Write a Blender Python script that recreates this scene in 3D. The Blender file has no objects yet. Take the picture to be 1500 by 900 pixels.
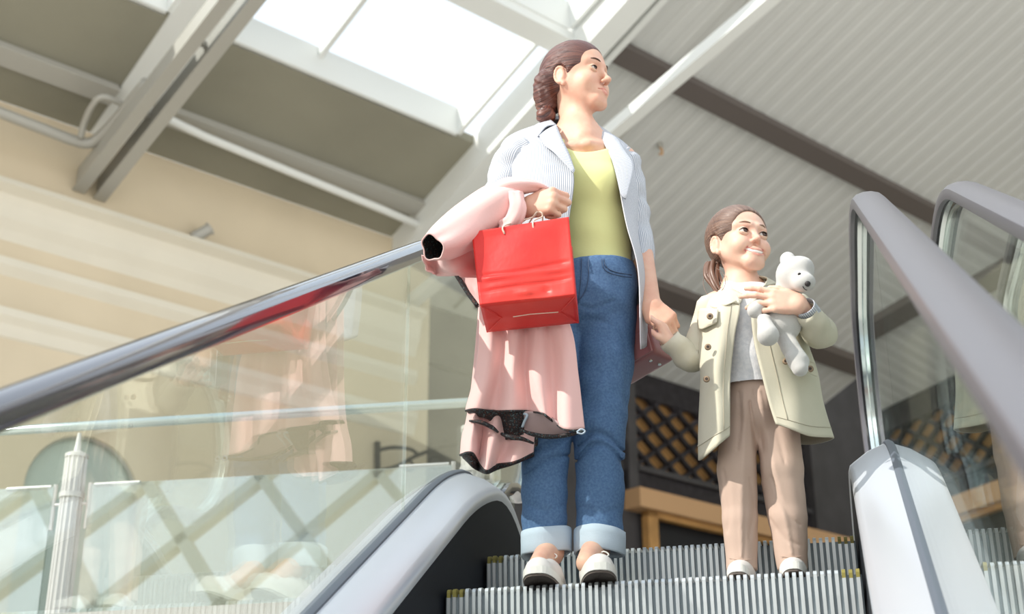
import bpy, bmesh, math, random
import numpy as np
from math import sin, cos, pi, radians, tan, sqrt, atan2, hypot
from mathutils import Vector, Matrix, noise
SC = bpy.context.scene
COL = SC.collection
rnd = random.Random(7)

# ------------------------------------------------------------------ camera
CAM = np.array([.4418, -3.237, -.6441])
YAW, PITCH, ROLL, FPX = .2327, .3927, -.0052, 1996.0
Fv = np.array([-sin(YAW)*cos(PITCH), cos(YAW)*cos(PITCH), sin(PITCH)])
Rv = np.array([cos(YAW), sin(YAW), 0.]); Uv = np.cross(Rv, Fv)
Rv, Uv = cos(ROLL)*Rv+sin(ROLL)*Uv, -sin(ROLL)*Rv+cos(ROLL)*Uv
cd = bpy.data.cameras.new('camera'); cam = bpy.data.objects.new('camera', cd); COL.objects.link(cam)
M = Matrix.Identity(4)
for i in range(3):
    M[i][0], M[i][1], M[i][2], M[i][3] = Rv[i], Uv[i], -Fv[i], CAM[i]
cam.matrix_world = M
cd.sensor_width = 36; cd.lens = FPX/1500*36; cd.clip_start = .05; cd.clip_end = 300
cd.dof.use_dof = True; cd.dof.focus_distance = 3.62; cd.dof.aperture_fstop = 3.6
SC.camera = cam

def ray(px, py):
    d = Fv+(px-750)/FPX*Rv-(py-450)/FPX*Uv
    return d/np.linalg.norm(d)
def at(px, py, Y):
    """point of the sight line through a photo pixel at the world depth Y"""
    d = ray(px, py); return CAM+d*((Y-CAM[1])/d[1])
def pl(px, py, n, k):
    d = ray(px, py); n = np.array(n, float); return CAM+d*((k-n@CAM)/(n@d))

# ------------------------------------------------------------------ objects
def tag(o, label=None, cat=None, group=None, kind=None):
    if label: o['label'] = label
    if cat: o['category'] = cat
    if group: o['group'] = group
    if kind: o['kind'] = kind
    return o
def empty(name, loc=(0, 0, 0)):
    o = bpy.data.objects.new(name, None); COL.objects.link(o); o.location = loc; o.empty_display_size = .1
    return o
def mk(name, v, f, mat, parent=None, smooth=False, uv=None, mats=None, fm=None):
    me = bpy.data.meshes.new(name)
    me.from_pydata([tuple(map(float, p)) for p in v], [], [tuple(map(int, q)) for q in f])
    me.update()
    ms = mats or [mat]
    for m in ms: me.materials.append(m)
    if fm is not None: me.polygons.foreach_set('material_index', list(map(int, fm)))
    if smooth: me.polygons.foreach_set('use_smooth', [True]*len(me.polygons))
    if uv is not None:
        l = me.uv_layers.new(name='UVMap')
        idx = np.zeros(len(me.loops), int); me.loops.foreach_get('vertex_index', idx)
        l.data.foreach_set('uv', np.array(uv, float)[idx].ravel())
    o = bpy.data.objects.new(name, me); COL.objects.link(o)
    if parent is not None:
        o.parent = parent
        pm = parent
        off = Vector((0, 0, 0))
        while pm is not None: off += pm.location; pm = pm.parent
        me.transform(Matrix.Translation(-off))
    return o
def recenter(o):
    """put the origin of a single-mesh thing at its base"""
    me = o.data; n = len(me.vertices); a = np.zeros(n*3); me.vertices.foreach_get('co', a); a = a.reshape(-1, 3)
    c = (a.min(0)+a.max(0))/2; c[2] = a[:, 2].min()
    me.transform(Matrix.Translation(-Vector(c))); o.location = Vector(o.location)+Vector(c)
    return o
class MB:
    def __init__(s): s.v = []; s.f = []; s.m = []
    def add(s, v, f, m=0):
        n = len(s.v); s.v += [tuple(p) for p in v]; s.f += [tuple(i+n for i in q) for q in f]; s.m += [m]*len(f); return s
    def box(s, a, b, m=0):
        x0, y0, z0 = a; x1, y1, z1 = b
        return s.hexa([(x0, y0, z0), (x1, y0, z0), (x1, y1, z0), (x0, y1, z0), (x0, y0, z1), (x1, y0, z1), (x1, y1, z1), (x0, y1, z1)], m)
    def hexa(s, v, m=0):
        return s.add(v, [(3, 2, 1, 0), (4, 5, 6, 7), (0, 1, 5, 4), (1, 2, 6, 5), (2, 3, 7, 6), (3, 0, 4, 7)], m)
    def prism(s, poly, d, m=0):
        """closed polygon (list of 3d) extruded by vector d"""
        n = len(poly); p = [np.array(q, float) for q in poly]; q = [a+np.array(d, float) for a in p]
        f = [tuple(range(n))[::-1], tuple(range(n, 2*n))]+[(i, (i+1) % n, (i+1) % n+n, i+n) for i in range(n)]
        return s.add(p+q, f, m)
    def tube(s, pts, r, seg=10, m=0, caps=True, sx=1, sy=1, up=None):
        v, f = tube_geo(pts, r, seg, caps, sx, sy, up); return s.add(v, f, m)
    def build(s, name, mat, parent=None, smooth=False, bevel=0, mats=None):
        o = mk(name, s.v, s.f, mat, parent, smooth, mats=mats, fm=s.m if mats else None)
        if bevel:
            b = o.modifiers.new('bevel', 'BEVEL'); b.width = bevel; b.segments = 2; b.limit_method = 'ANGLE'
        return o
def nrm(a): a = np.array(a, float); return a/(np.linalg.norm(a)+1e-12)
def tube_geo(pts, r, seg=10, caps=True, sx=1, sy=1, up=None):
    P = [np.array(p, float) for p in pts]; n = len(P)
    R = r if hasattr(r, '__len__') else [r]*n
    v = []; f = []
    X = None
    for i in range(n):
        t = nrm(P[min(i+1, n-1)]-P[max(i-1, 0)])
        if X is None:
            u0 = np.array(up, float) if up is not None else (np.array([0, 0, 1.]) if abs(t[2]) < .9 else np.array([0, 1., 0]))
            X = nrm(np.cross(u0, t))
        X = nrm(X-t*(X@t)); Y = np.cross(t, X)
        for j in range(seg):
            a = 2*pi*j/seg; v.append(P[i]+R[i]*(sx*cos(a)*X+sy*sin(a)*Y))
    for i in range(n-1):
        for j in range(seg):
            k = (j+1) % seg; f.append((i*seg+j, i*seg+k, (i+1)*seg+k, (i+1)*seg+j))
    if caps: f += [tuple(range(seg))[::-1], tuple(range((n-1)*seg, n*seg))]
    return v, f
def cr(P, n, closed=False):
    """Catmull-Rom resample of control points to n samples"""
    P = np.array(P, float); m = len(P); out = []
    segs = m if closed else m-1
    for i in range(n):
        t = i/(n if closed else n-1)*segs; k = min(int(t), segs-1); u = t-k
        g = (lambda j: P[j % m]) if closed else (lambda j: P[min(max(j, 0), m-1)] if 0 <= j < m else (2*P[0]-P[1] if j < 0 else 2*P[-1]-P[-2]))
        a, b, c, d = g(k-1), g(k), g(k+1), g(k+2)
        out.append(.5*((2*b)+(c-a)*u+(2*a-5*b+4*c-d)*u*u+(3*b-a-3*c+d)*u**3))
    return np.array(out)

# ------------------------------------------------------------------ materials
def mat(name, col, rough=.6, metal=0., **k):
    m = bpy.data.materials.new(name); m.use_nodes = True
    nt = m.node_tree; b = nt.nodes['Principled BSDF']
    b.inputs['Base Color'].default_value = (*col, 1); b.inputs['Roughness'].default_value = rough
    b.inputs['Metallic'].default_value = metal
    if 'sss' in k:
        b.inputs['Subsurface Weight'].default_value = k['sss']; b.inputs['Subsurface Radius'].default_value = (.012, .005, .003)
        b.inputs['Subsurface Scale'].default_value = k.get('ssc', 1)
    if 'spec' in k: b.inputs['Specular IOR Level'].default_value = k['spec']
    if 'sheen' in k: b.inputs['Sheen Weight'].default_value = k['sheen']
    if 'coat' in k: b.inputs['Coat Weight'].default_value = k['coat']
    def N(t, **kw):
        n = nt.nodes.new(t)
        for a, v in kw.items(): setattr(n, a, v)
        return n
    co = None
    def coord(kind='Object'):
        c = N('ShaderNodeTexCoord'); return c.outputs[kind]
    if k.get('noise'):
        sc, amt = k['noise'][:2]; col2 = k['noise'][2] if len(k['noise']) > 2 else tuple(c*(1-amt) for c in col)
        t = N('ShaderNodeTexNoise'); t.inputs['Scale'].default_value = sc; t.inputs['Detail'].default_value = 5
        nt.links.new(coord(), t.inputs['Vector'])
        r = N('ShaderNodeValToRGB'); r.color_ramp.elements[0].position = .35; r.color_ramp.elements[1].position = .65
        r.color_ramp.elements[0].color = (*col2, 1); r.color_ramp.elements[1].color = (*col, 1)
        nt.links.new(t.outputs['Fac'], r.inputs['Fac']); nt.links.new(r.outputs['Color'], b.inputs['Base Color'])
    if k.get('bump'):
        sc, st = k['bump'][:2]
        t = N('ShaderNodeTexNoise'); t.inputs['Scale'].default_value = sc; t.inputs['Detail'].default_value = 4
        src = coord()
        if len(k['bump']) > 2:
            mp = N('ShaderNodeMapping'); mp.inputs['Scale'].default_value = k['bump'][2]; nt.links.new(src, mp.inputs['Vector']); src = mp.outputs['Vector']
        nt.links.new(src, t.inputs['Vector'])
        bp = N('ShaderNodeBump'); bp.inputs['Strength'].default_value = st; bp.inputs['Distance'].default_value = k.get('bd', .01)
        nt.links.new(t.outputs['Fac'], bp.inputs['Height']); nt.links.new(bp.outputs['Normal'], b.inputs['Normal'])
    return m
def glass_mat(name, tint, refl=.05):
    m = bpy.data.materials.new(name); m.use_nodes = True; nt = m.node_tree
    for n in list(nt.nodes):
        if n.type == 'BSDF_PRINCIPLED': nt.nodes.remove(n)
    out = [n for n in nt.nodes if n.type == 'OUTPUT_MATERIAL'][0]
    t = nt.nodes.new('ShaderNodeBsdfTransparent'); t.inputs['Color'].default_value = (*tint, 1)
    g = nt.nodes.new('ShaderNodeBsdfGlossy'); g.inputs['Roughness'].default_value = 0.0; g.inputs['Color'].default_value = (.97, 1, .99, 1)
    fr = nt.nodes.new('ShaderNodeLayerWeight'); fr.inputs['Blend'].default_value = .5
    pw = nt.nodes.new('ShaderNodeMath'); pw.operation = 'POWER'; pw.inputs[1].default_value = 5
    mu = nt.nodes.new('ShaderNodeMath'); mu.operation = 'MULTIPLY_ADD'; mu.use_clamp = True; mu.inputs[1].default_value = 1-refl; mu.inputs[2].default_value = refl
    nt.links.new(fr.outputs['Facing'], pw.inputs[0])
    mx = nt.nodes.new('ShaderNodeMixShader')
    nt.links.new(pw.outputs[0], mu.inputs[0]); nt.links.new(mu.outputs[0], mx.inputs[0])
    nt.links.new(t.outputs[0], mx.inputs[1]); nt.links.new(g.outputs[0], mx.inputs[2]); nt.links.new(mx.outputs[0], out.inputs['Surface'])
    return m
def s2l(r, g, b):
    return tuple(((c/255)/12.92 if c/255 <= .04045 else ((c/255+.055)/1.055)**2.4) for c in (r, g, b))
# ================================================================== SETTING
MM = {}
MM['beige'] = mat('painted_plaster', s2l(220, 205, 178), .8, noise=(1.2, .06))
MM['cream'] = mat('cream_plaster', s2l(228, 221, 204), .75, noise=(2, .04))
MM['olive'] = mat('soffit_board', s2l(147, 144, 128), .85, noise=(.8, .12))
MM['steel_g'] = mat('grey_steel', s2l(176, 174, 166), .45, .1)
MM['steel_w'] = mat('white_steel', s2l(230, 232, 229), .4, .0)
MM['purlin'] = mat('brown_steel', s2l(104, 96, 92), .5, .2)
MM['corr'] = mat('corrugated_sheet', s2l(208, 209, 206), .55, .0, noise=(.5, .06))
MM['dark'] = mat('dark_iron', s2l(50, 46, 52), .6, .2, noise=(9, .5))
MM['dark2'] = mat('dark_wall_paint', s2l(72, 70, 72), .7, 0, noise=(2, .3))
MM['amber'] = mat('amber_board', s2l(200, 152, 92), .7, noise=(3, .3))
MM['tan'] = mat('tan_fascia', s2l(200, 160, 118), .7)
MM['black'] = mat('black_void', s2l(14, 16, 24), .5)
MM['floor'] = mat('stone_floor', s2l(200, 196, 190), .4, noise=(3, .1))
MM['sky_glass'] = glass_mat('roof_glass', (.97, .99, 1), .03)
MM['esc_glass'] = glass_mat('balustrade_glass', (.94, .965, .95), .12)
MM['rail_glass'] = glass_mat('railing_glass', (.88, .94, .93), .42)
MM['arch'] = mat('arch_pane', s2l(176, 190, 182), .3)

tA = radians(35.2)
A = np.array([sin(tA), cos(tA), 0]); Nn = np.array([-A[1], A[0], 0]); Z3 = np.array([0, 0, 1.])
def W(a, n, z): return A*a+Nn*n+Z3*z
TR = tan(radians(21.9))
def roofz(n): return 5.99+(10.5-n)*TR
def wbox(mb, a0, a1, n0, n1, z0, z1, m=0):
    return mb.hexa([W(a0, n0, z0), W(a1, n0, z0), W(a1, n1, z0), W(a0, n1, z0), W(a0, n0, z1), W(a1, n0, z1), W(a1, n1, z1), W(a0, n1, z1)], m)
def rbox(mb, a0, a1, n0, n1, d0, d1, m=0):
    """slab parallel to the pitched roof; d = height over its underside"""
    r = roofz
    return mb.hexa([W(a0, n0, r(n0)+d0), W(a1, n0, r(n0)+d0), W(a1, n1, r(n1)+d0), W(a0, n1, r(n1)+d0),
                    W(a0, n0, r(n0)+d1), W(a1, n0, r(n0)+d1), W(a1, n1, r(n1)+d1), W(a0, n1, r(n1)+d1)], m)
def struct(o, label=None): return tag(o, label, None, None, 'structure')

# --- beige wall with its cornices; an arched opening is cut out of it
AW0, AW1 = -2.6, 6.5
arc_c, arc_w, arc_spring = 2.78, .56, 2.60
m = MB()
def wallpoly(a0, a1, z0, z1): wbox(m, a0, a1, 9.65, 9.95, z0, z1)
wallpoly(AW0, arc_c-arc_w, .25, 6.30); wallpoly(arc_c+arc_w, AW1, .25, 6.30)
ns = 20
top = [(arc_c+arc_w*cos(pi*i/ns), arc_spring+arc_w*sin(pi*i/ns)) for i in range(ns+1)]
for i in range(ns):
    (a1_, z1_), (a0_, z0_) = top[i], top[i+1]
    m.hexa([W(a0_, 9.65, z0_), W(a1_, 9.65, z1_), W(a1_, 9.95, z1_), W(a0_, 9.95, z0_), W(a0_, 9.65, 6.3), W(a1_, 9.65, 6.3), W(a1_, 9.95, 6.3), W(a0_, 9.95, 6.3)])
wl = struct(m.build('wall_left', MM['beige']), 'beige plastered wall with cream cornices under the pitched roof')
for j, (prof) in enumerate([
    [(0, 5.42), (.20, 5.42), (.22, 5.36), (.12, 5.30), (.10, 5.20), (.085, 5.08), (.03, 4.98), (.0, 4.88)],
    [(0, 4.70), (.05, 4.70), (.06, 4.62), (.02, 4.56), (0, 4.53)],
    [(0, 4.20), (.07, 4.20), (.08, 4.12), (.04, 4.05), (.02, 3.94), (0, 3.92)]]):
    m = MB(); m.prism([W(AW0, 9.65-p, z) for p, z in prof], A*(AW1-AW0+.1))
    struct(m.build('trim_%d' % (j+1), MM['cream']), 'cream moulded cornice band running along the beige wall, ' + ['the topmost', 'the narrow middle one', 'the lowest'][j])
m = MB(); wbox(m, 6.5, 6.8, 9.65, 10.6, .25, 6.2); struct(m.build('wall_side', MM['beige']), 'short beige return wall at the corner of the cornices')
# arched window
wf = empty('window_1', W(arc_c, 9.72, .25)); struct(wf, 'grey green arched window in the beige wall')
m = MB(); pts = [(arc_c+arc_w*cos(pi*i/ns), arc_spring+arc_w*sin(pi*i/ns)) for i in range(ns+1)]
poly = [(arc_c+arc_w, .25)]+pts+[(arc_c-arc_w, .25)]
m.prism([W(a, 9.74, z) for a, z in poly], Nn*.03); m.build('window_pane', MM['arch'], wf)
m = MB(); m.tube([W(a, 9.70, z) for a, z in [(arc_c+arc_w, .3)]+pts+[(arc_c-arc_w, .3)]], .022, 8); m.build('window_frame', MM['steel_g'], wf)

# --- soffit (ceiling) boards and skylight openings in the same roof plane
m = MB()
rbox(m, AW0, 2.45, 8.15, 9.68, 0, .10); rbox(m, 2.45, 6.5, 8.15, 9.68, 0, .10)
struct(m.build('ceiling', MM['olive']), 'olive grey soffit boards between beige wall and skylights')
# corrugated sheet: rib profile across A, running down the slope
m = MB(); v = []; f = []
a0, a1, n0, n1 = 6.5, 15.0, 1.2, 10.5; pitch = .25; k = 0
prof = []
a = a0
while a < a1-1e-6:
    prof += [(a, 0), (a+.10, 0), (a+.125, .013), (a+.225, .013)]; a += pitch
prof.append((a1, 0))
for (a, d) in prof:
    for n in (n0, n1):
        v.append(W(a, n, roofz(n)+d))
for i in range(len(prof)-1): f.append((2*i, 2*i+1, 2*i+3, 2*i+2))
nb = len(v); v += [np.array(p)+Z3*.05 for p in v[:nb]]
f += [tuple(i+nb for i in q)[::-1] for q in f[:]]
cg = mk('ceiling', v, f, MM['corr']); struct(cg, 'corrugated grey metal roof underside pitched over the escalator')
# purlins (along A)
def purlin(j, a0, a1, n, w, dep, mt, lab):
    m = MB(); rbox(m, a0, a1, n-w/2, n+w/2, -dep, 0)
    rbox(m, a0, a1, n-w/2-.03, n+w/2+.03, -dep-.02, -dep)
    struct(m.build('trim_%d' % j, mt), lab)
purlin(4, 6.5, 15.0, 6.42, .16, .10, MM['purlin'], 'brown steel purlin under the corrugated roof, the upper one')
purlin(5, 6.5, 15.0, 9.02, .20, .12, MM['purlin'], 'brown steel purlin under the corrugated roof, the lower one near the facade')
purlin(6, AW0, 2.4, 9.12, .14, .07, MM['steel_g'], 'grey rib under the soffit left of the double beam')
purlin(7, 2.7, 6.3, 9.12, .14, .07, MM['steel_g'], 'grey rib under the soffit right of the double beam')
purlin(8, 2.4, 6.4, 6.6, .16, .12, MM['steel_w'], 'pale cross beam at the top end of the big skylight')
# rafters
def rafter(j, a0, a1, n0, n1, d0, d1, mt, lab):
    m = MB(); rbox(m, a0, a1, n0, n1, d0, d1); struct(m.build('trim_%d' % j, mt), lab)
rafter(9, 6.22, 6.5, 1.2, 9.7, -.34, .12, MM['steel_w'], 'wide white rafter between skylight and corrugated roof')
rafter(10, 2.42, 2.98, 1.2, 9.66, -.04, .3, MM['steel_w'], 'white rafter box between the two skylights')
rafter(11, 6.62, 6.70, 1.2, 6.6, -.25, -.05, MM['steel_w'], 'narrow white strut beside the wide rafter')
# skylights: curb, frame bars, glass
def skylight(j, a0, a1, n0, n1, mulls, lab):
    r = empty('window_%d' % j, W((a0+a1)/2, n1, roofz(n1))); struct(r, lab)
    m = MB()
    rbox(m, a0, a1, n1, n1+.05, 0, .34); rbox(m, a0, a1, n0-.05, n0, 0, .34)
    rbox(m, a0-.05, a0, n0, n1, 0, .34); rbox(m, a1, a1+.05, n0, n1, 0, .34)
    m.build('window_frame', MM['steel_w'], r)
    for a in mulls:
        m = MB(); rbox(m, a-.03, a+.03, n0, n1, .22, .34); m.build('mullion', MM['steel_w'], r)
    m = MB(); rbox(m, a0, a1, n0, n1, .34, .36); m.build('window_pane', MM['sky_glass'], r)
skylight(2, 3.02, 5.95, 6.7, 8.12, [4.12], 'large bright skylight above the soffit with one thin glazing bar')
skylight(3, AW0, 2.38, 6.7, 8.12, [0.0], 'skylight left of the double beam, only its corner in view')
skylight(4, 3.02, 6.15, 4.2, 6.5, [4.6], 'upper skylight beyond the pale cross beam')

# --- truss chords hanging under the roof
def chord(name, a0, a1, nA, zA, nB, zB, h, mt, par=None):
    m = MB(); d = (zB-zA)/(nB-nA); e = .35
    m.hexa([W(a0, nA, zA), W(a1, nA, zA), W(a1, nB, zB), W(a0, nB, zB), W(a0, nA-e*0, zA+h), W(a1, nA, zA+h), W(a1, nB, zB+h), W(a0, nB, zB+h)])
    return m.build(name, mt, par)
db = empty('trim_12', W(2.6, 9.6, 5.6)); struct(db, 'double grey steel channel beam reaching down to the beige wall')
for (aa, dz) in ((2.62, 0), (2.40, .02)):
    m = MB(); zA, zB = 5.60+dz, 6.98+dz; nA, nB = 9.64, 5.0
    m.hexa([W(aa-.07, nA, zA), W(aa, nA, zA), W(aa, nB, zB), W(aa-.07, nB, zB), W(aa-.07, nA, zA+.24), W(aa, nA, zA+.24), W(aa, nB, zB+.20), W(aa-.07, nB, zB+.20)])
    m.hexa([W(aa-.10, nA, zA-.02), W(aa+.03, nA, zA-.02), W(aa+.03, nB, zB-.02), W(aa-.10, nB, zB-.02), W(aa-.10, nA, zA), W(aa+.03, nA, zA), W(aa+.03, nB, zB), W(aa-.10, nB, zB)])
    m.build('channel', MM['steel_g'], db)
for n_ in (8.6, 7.6, 6.6):
    z_ = 5.68+(9.64-n_)*.297+.1
    m = MB(); m.tube([W(2.36, n_, z_), W(2.60, n_, z_)], .035, 8); m.build('spacer', MM['steel_g'], db)
c = chord('trim_13', 6.46, 6.60, 10.4, 5.30, 2.0, 7.42, .13, MM['steel_w']); struct(c, 'long white lower chord crossing under the corrugated roof')
m = MB(); m.tube([W(7.62, 10.2, roofz(10.2)-.16), W(7.62, 2.0, roofz(2.0)-.16)], .028, 8); struct(m.build('trim_14', MM['steel_g'], None, True), 'thin rod running down the slope under the corrugated roof')
# pipe under the soffit
def rpt(px, py, d=-.22):
    n2 = np.cross(A, -Nn*cos(radians(21.9))+Z3*sin(radians(21.9))); k = n2@(W(0, 10.5, 5.99+d)); return pl(px, py, n2, k)
pp = empty('pipe', rpt(640, 340)); tag(pp, 'pale grey straight pipe hung under the soffit right of the double beam', 'pipe')
m = MB(); m.tube([rpt(190, 148), rpt(300, 200), rpt(440, 258), rpt(560, 307), rpt(660, 350)], .045, 12); m.build('pipe_run', MM['steel_w'], pp, True)
p2 = empty('pipe', rpt(60, 185)); tag(p2, 'grey pipe with a bent branch along the beige wall top left', 'pipe')
m = MB(); pts = [rpt(-60, 142, -.5), rpt(0, 165, -.5), rpt(60, 188, -.5), rpt(105, 205, -.5), rpt(128, 210, -.5), rpt(145, 202, -.5), rpt(175, 170, -.5), rpt(215, 120, -.5)]
m.tube(cr(pts, 40), .055, 12); m.build('pipe_run', MM['steel_g'], p2, True)
m = MB(); pts = [rpt(118, 202, -.5), rpt(124, 178, -.45), rpt(137, 152, -.45), rpt(152, 142, -.45), rpt(185, 155, -.45)]
m.tube(cr(pts, 24), .032, 10); m.build('branch', MM['steel_g'], p2, True)

# small spotlight on the wall
def spotlight():
    q = pl(297, 341, Nn, 9.5); r = empty('spotlight', q); tag(r, 'small grey wall spotlight on the beige wall above the top cornice', 'lamp')
    m = MB(); m.tube([q+Nn*.15, q+Nn*.10], .07, 14); m.build('wall_plate', MM['steel_g'], r)
    m = MB(); m.tube([q+Nn*.10, q+Nn*.02], .02, 8); m.build('arm', MM['steel_g'], r)
    d = nrm(A*.5+Z3*.45-Nn*.25)*-1
    m = MB(); m.tube([q+d*.13, q+d*.12, q-d*.06, q-d*.09], [.035, .06, .06, .075], 16); m.build('lamp_head', MM['steel_g'], r, False)
spotlight()

# --- dark facade under the eave
m = MB(); wbox(m, 6.7, 10.9, 10.5, 10.8, .25, 5.2); wbox(m, 10.9, 11.35, 10.5, 10.8, .25, 4.0); wbox(m, 15.0, 21, 10.3, 10.8, .25, 10)
wbox(m, 6.5, 15.0, 10.9, 11.0, .25, 6.0); 
wb = struct(m.build('wall_back', MM['dark2']), 'dark facade with iron lattice under the corrugated roof')
m = MB(); wbox(m, 6.5, 21, 10.42, 10.5, 5.62, 5.99); m.build('frieze', MM['dark'], wb)
m = MB(); wbox(m, 6.5, 10.9, 10.40, 10.5, 5.22, 5.62); m.build('frieze', MM['dark'], wb)
m = MB(); wbox(m, 10.9, 21, 10.42, 10.5, 4.22, 4.50); m.build('frieze', MM['dark'], wb)
m = MB(); wbox(m, 10.9, 11.08, 10.38, 10.5, 4.2, 6.0); wbox(m, 11.08, 21, 10.36, 10.5, 4.50, 4.58); m.build('lattice_frame', MM['dark2'], wb)
m = MB(); wbox(m, 11.08, 21, 10.60, 10.66, 4.5, 5.7); m.build('backing_panel', MM['amber'], wb)
# diagonal lattice bars, clipped to the panel
m = MB(); za, zb, aa, ab = 4.55, 5.68, 11.05, 17.2; da, dz = .252, .168; sl = dz/da; w = .030
k = -40
while k < 60:
    for s in (1, -1):
        # line z = za + s*sl*(a-aa) + k*2*dz
        c0 = za+k*2*dz
        pts = []
        for zz in (za, zb):
            a_ = aa+(zz-c0)/(s*sl); pts.append((a_, zz))
        pts.sort(); (x0, z0), (x1, z1) = pts
        if x1 < aa or x0 > ab: continue
        if x0 < aa: z0 += s*sl*(aa-x0); x0 = aa
        if x1 > ab: z1 -= s*sl*(x1-ab); x1 = ab
        if x1-x0 < .01: continue
        m.hexa([W(x0, 10.44, z0-w*1.2), W(x1, 10.44, z1-w*1.2), W(x1, 10.52, z1-w*1.2), W(x0, 10.52, z0-w*1.2), W(x0, 10.44, z0+w*1.2), W(x1, 10.44, z1+w*1.2), W(x1, 10.52, z1+w*1.2), W(x0, 10.52, z0+w*1.2)])
    k += 1
m.build('lattice', MM['dark'], wb)
# rosettes on every other crossing
m = MB()
for i in range(0, 25):
    for j in range(0, 8):
        if (i+j) % 2 == 0:
            q = W(aa+i*da, 10.43, za+j*dz)
            if za < q[2] < zb: m.tube([q, q-Nn*.02], .05, 8)
m.build('rosettes', MM['dark'], wb)
# fascia + opening below
m = MB(); wbox(m, 10.9, 21, 10.20, 10.5, 3.93, 4.20); m.build('fascia', MM['tan'], wb)
m = MB(); wbox(m, 11.15, 21, 10.3, 10.42, 3.85, 3.93); wbox(m, 11.15, 11.35, 10.3, 10.42, .25, 3.93); m.build('opening_trim', MM['amber'], wb)
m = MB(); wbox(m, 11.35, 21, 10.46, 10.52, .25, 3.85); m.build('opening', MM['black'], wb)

m = MB(); m.hexa([W(17, 10.3, .25), W(17.3, 10.3, .25), W(17.3, -9, .25), W(17, -9, .25), W(17, 10.3, 9.5), W(17.3, 10.3, 9.5), W(17.3, -9, 9.5), W(17, -9, 9.5)])
struct(m.build('wall_right', MM['olive']), 'dark grey wall closing the hall on the right beyond the escalators')
# --- floors
m = MB(); m.box((-16, 1.35, .05), (14, 26, .25)); struct(m.build('floor', MM['floor']), 'upper landing floor of pale stone')
m = MB(); m.box((-16, -20, -4.6), (14, 6, -4.5)); struct(m.build('floor', MM['floor']), 'lower hall floor of pale stone')

# --- glazed diagrid roof behind the viewer (seen mirrored in the railing glass)
dg = MB()
def DP(u, w): return np.array([u, -9-.62*w, -.5+.95*w])
for s in (1, -1):
    for k in range(-18, 20):
        p0 = DP(k*1.9, 0); p1 = DP(k*1.9+s*9.5, 12)
        ex = np.array([.11, 0, 0]); ey = np.array([0, .16, 0])
        dg.hexa([p0-ex-ey, p0+ex-ey, p0+ex+ey, p0-ex+ey, p1-ex-ey, p1+ex-ey, p1+ex+ey, p1-ex+ey])
struct(dg.build('trim_15', MM['cream']), 'diagonal grid of the glazed roof mirrored in the railing glass')

# ------------------------------------------------------------------ light
w = bpy.data.worlds.new('sky'); SC.world = w; w.use_nodes = True
nt = w.node_tree; bg = nt.nodes['Background']
tc = nt.nodes.new('ShaderNodeTexCoord'); sp = nt.nodes.new('ShaderNodeSeparateXYZ'); rp = nt.nodes.new('ShaderNodeValToRGB')
rp.color_ramp.elements[0].position = 0; rp.color_ramp.elements[0].color = (1, .98, .94, 1)
rp.color_ramp.elements[1].position = .75; rp.color_ramp.elements[1].color = (.80, .90, 1, 1)
nt.links.new(tc.outputs['Generated'], sp.inputs[0]); nt.links.new(sp.outputs['Z'], rp.inputs['Fac']); nt.links.new(rp.outputs['Color'], bg.inputs['Color'])
bg.inputs['Strength'].default_value = 1.25
sd = bpy.data.lights.new('sun', 'SUN'); sun = bpy.data.objects.new('sun', sd); COL.objects.link(sun)
sd.energy = 3.9; sd.angle = .009; sd.color = (1, .95, .86)
sun.rotation_euler = Vector((.62, .48, -.62)).to_track_quat('-Z', 'Y').to_euler(); sun.location = (-6, -4, 9)
SC.view_settings.view_transform = 'Standard'; SC.view_settings.look = 'None'; SC.view_settings.gamma = 1
SC.view_settings.use_curve_mapping = False; SC.view_settings.exposure = .22
SC.cycles.use_denoising = True
SC.cycles.max_bounces = 10; SC.cycles.transparent_max_bounces = 24; SC.cycles.glossy_bounces = 5
SC.cycles.sample_clamp_indirect = 6; SC.cycles.caustics_reflective = False; SC.cycles.caustics_refractive = False
# ================================================================== ESCALATOR
MM['alu'] = mat('brushed_aluminium', s2l(214, 218, 220), .34, .75, bump=(60, .08, (1, .05, .05)))
MM['alu_d'] = mat('ribbed_aluminium', s2l(204, 209, 211), .38, .7)
MM['alu_g'] = mat('dark_groove_metal', s2l(124, 134, 140), .45, .6)
MM['deck'] = mat('deck_aluminium', s2l(210, 214, 222), .34, .45)
MM['gasket'] = mat('grey_rubber_gasket', s2l(92, 100, 112), .45)
MM['skirt'] = mat('black_skirt_panel', s2l(20, 24, 32), .6, 0, spec=.15)
MM['rubber'] = mat('black_handrail_rubber', s2l(52, 50, 62), .13, 0, spec=.9, coat=.7)
MM['rubber2'] = mat('grey_handrail_rubber', s2l(98, 96, 102), .35, 0, spec=.5)
MM['chrome'] = mat('polished_steel', s2l(214, 222, 218), .18, .95)
MM['yellow'] = mat('worn_yellow_paint', s2l(150, 140, 70), .5)
T30 = tan(radians(30))
def rounded(y, zl, yc, r=.35):
    """height at y of: incline up to the crest yc, then level zl, blended"""
    if y < yc-r: return zl+(y-yc)*T30
    if y > yc+r: return zl
    t = (y-(yc-r))/(2*r); return zl+(-r*T30)*(1-t)**2
def zrail(y): return rounded(y, 1.16, .42, .30)
def zgas(y): return rounded(y, .50, .55, .35)-(0 if y < .55 else ((y-.55)/.62)**2*.36)
def zedge(y):
    z = rounded(y, .445, .54, .35)
    if y > .55: z -= ((y-.55)/.62)**2*.34
    return z
Y0 = -4.6
ys = [Y0, -3, -2, -1.4, -1, -.8, -.6, -.5]+[-.4+.06*i for i in range(30)]
YE = 1.5
ys = [y for y in ys if y < YE]+[YE]
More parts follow.
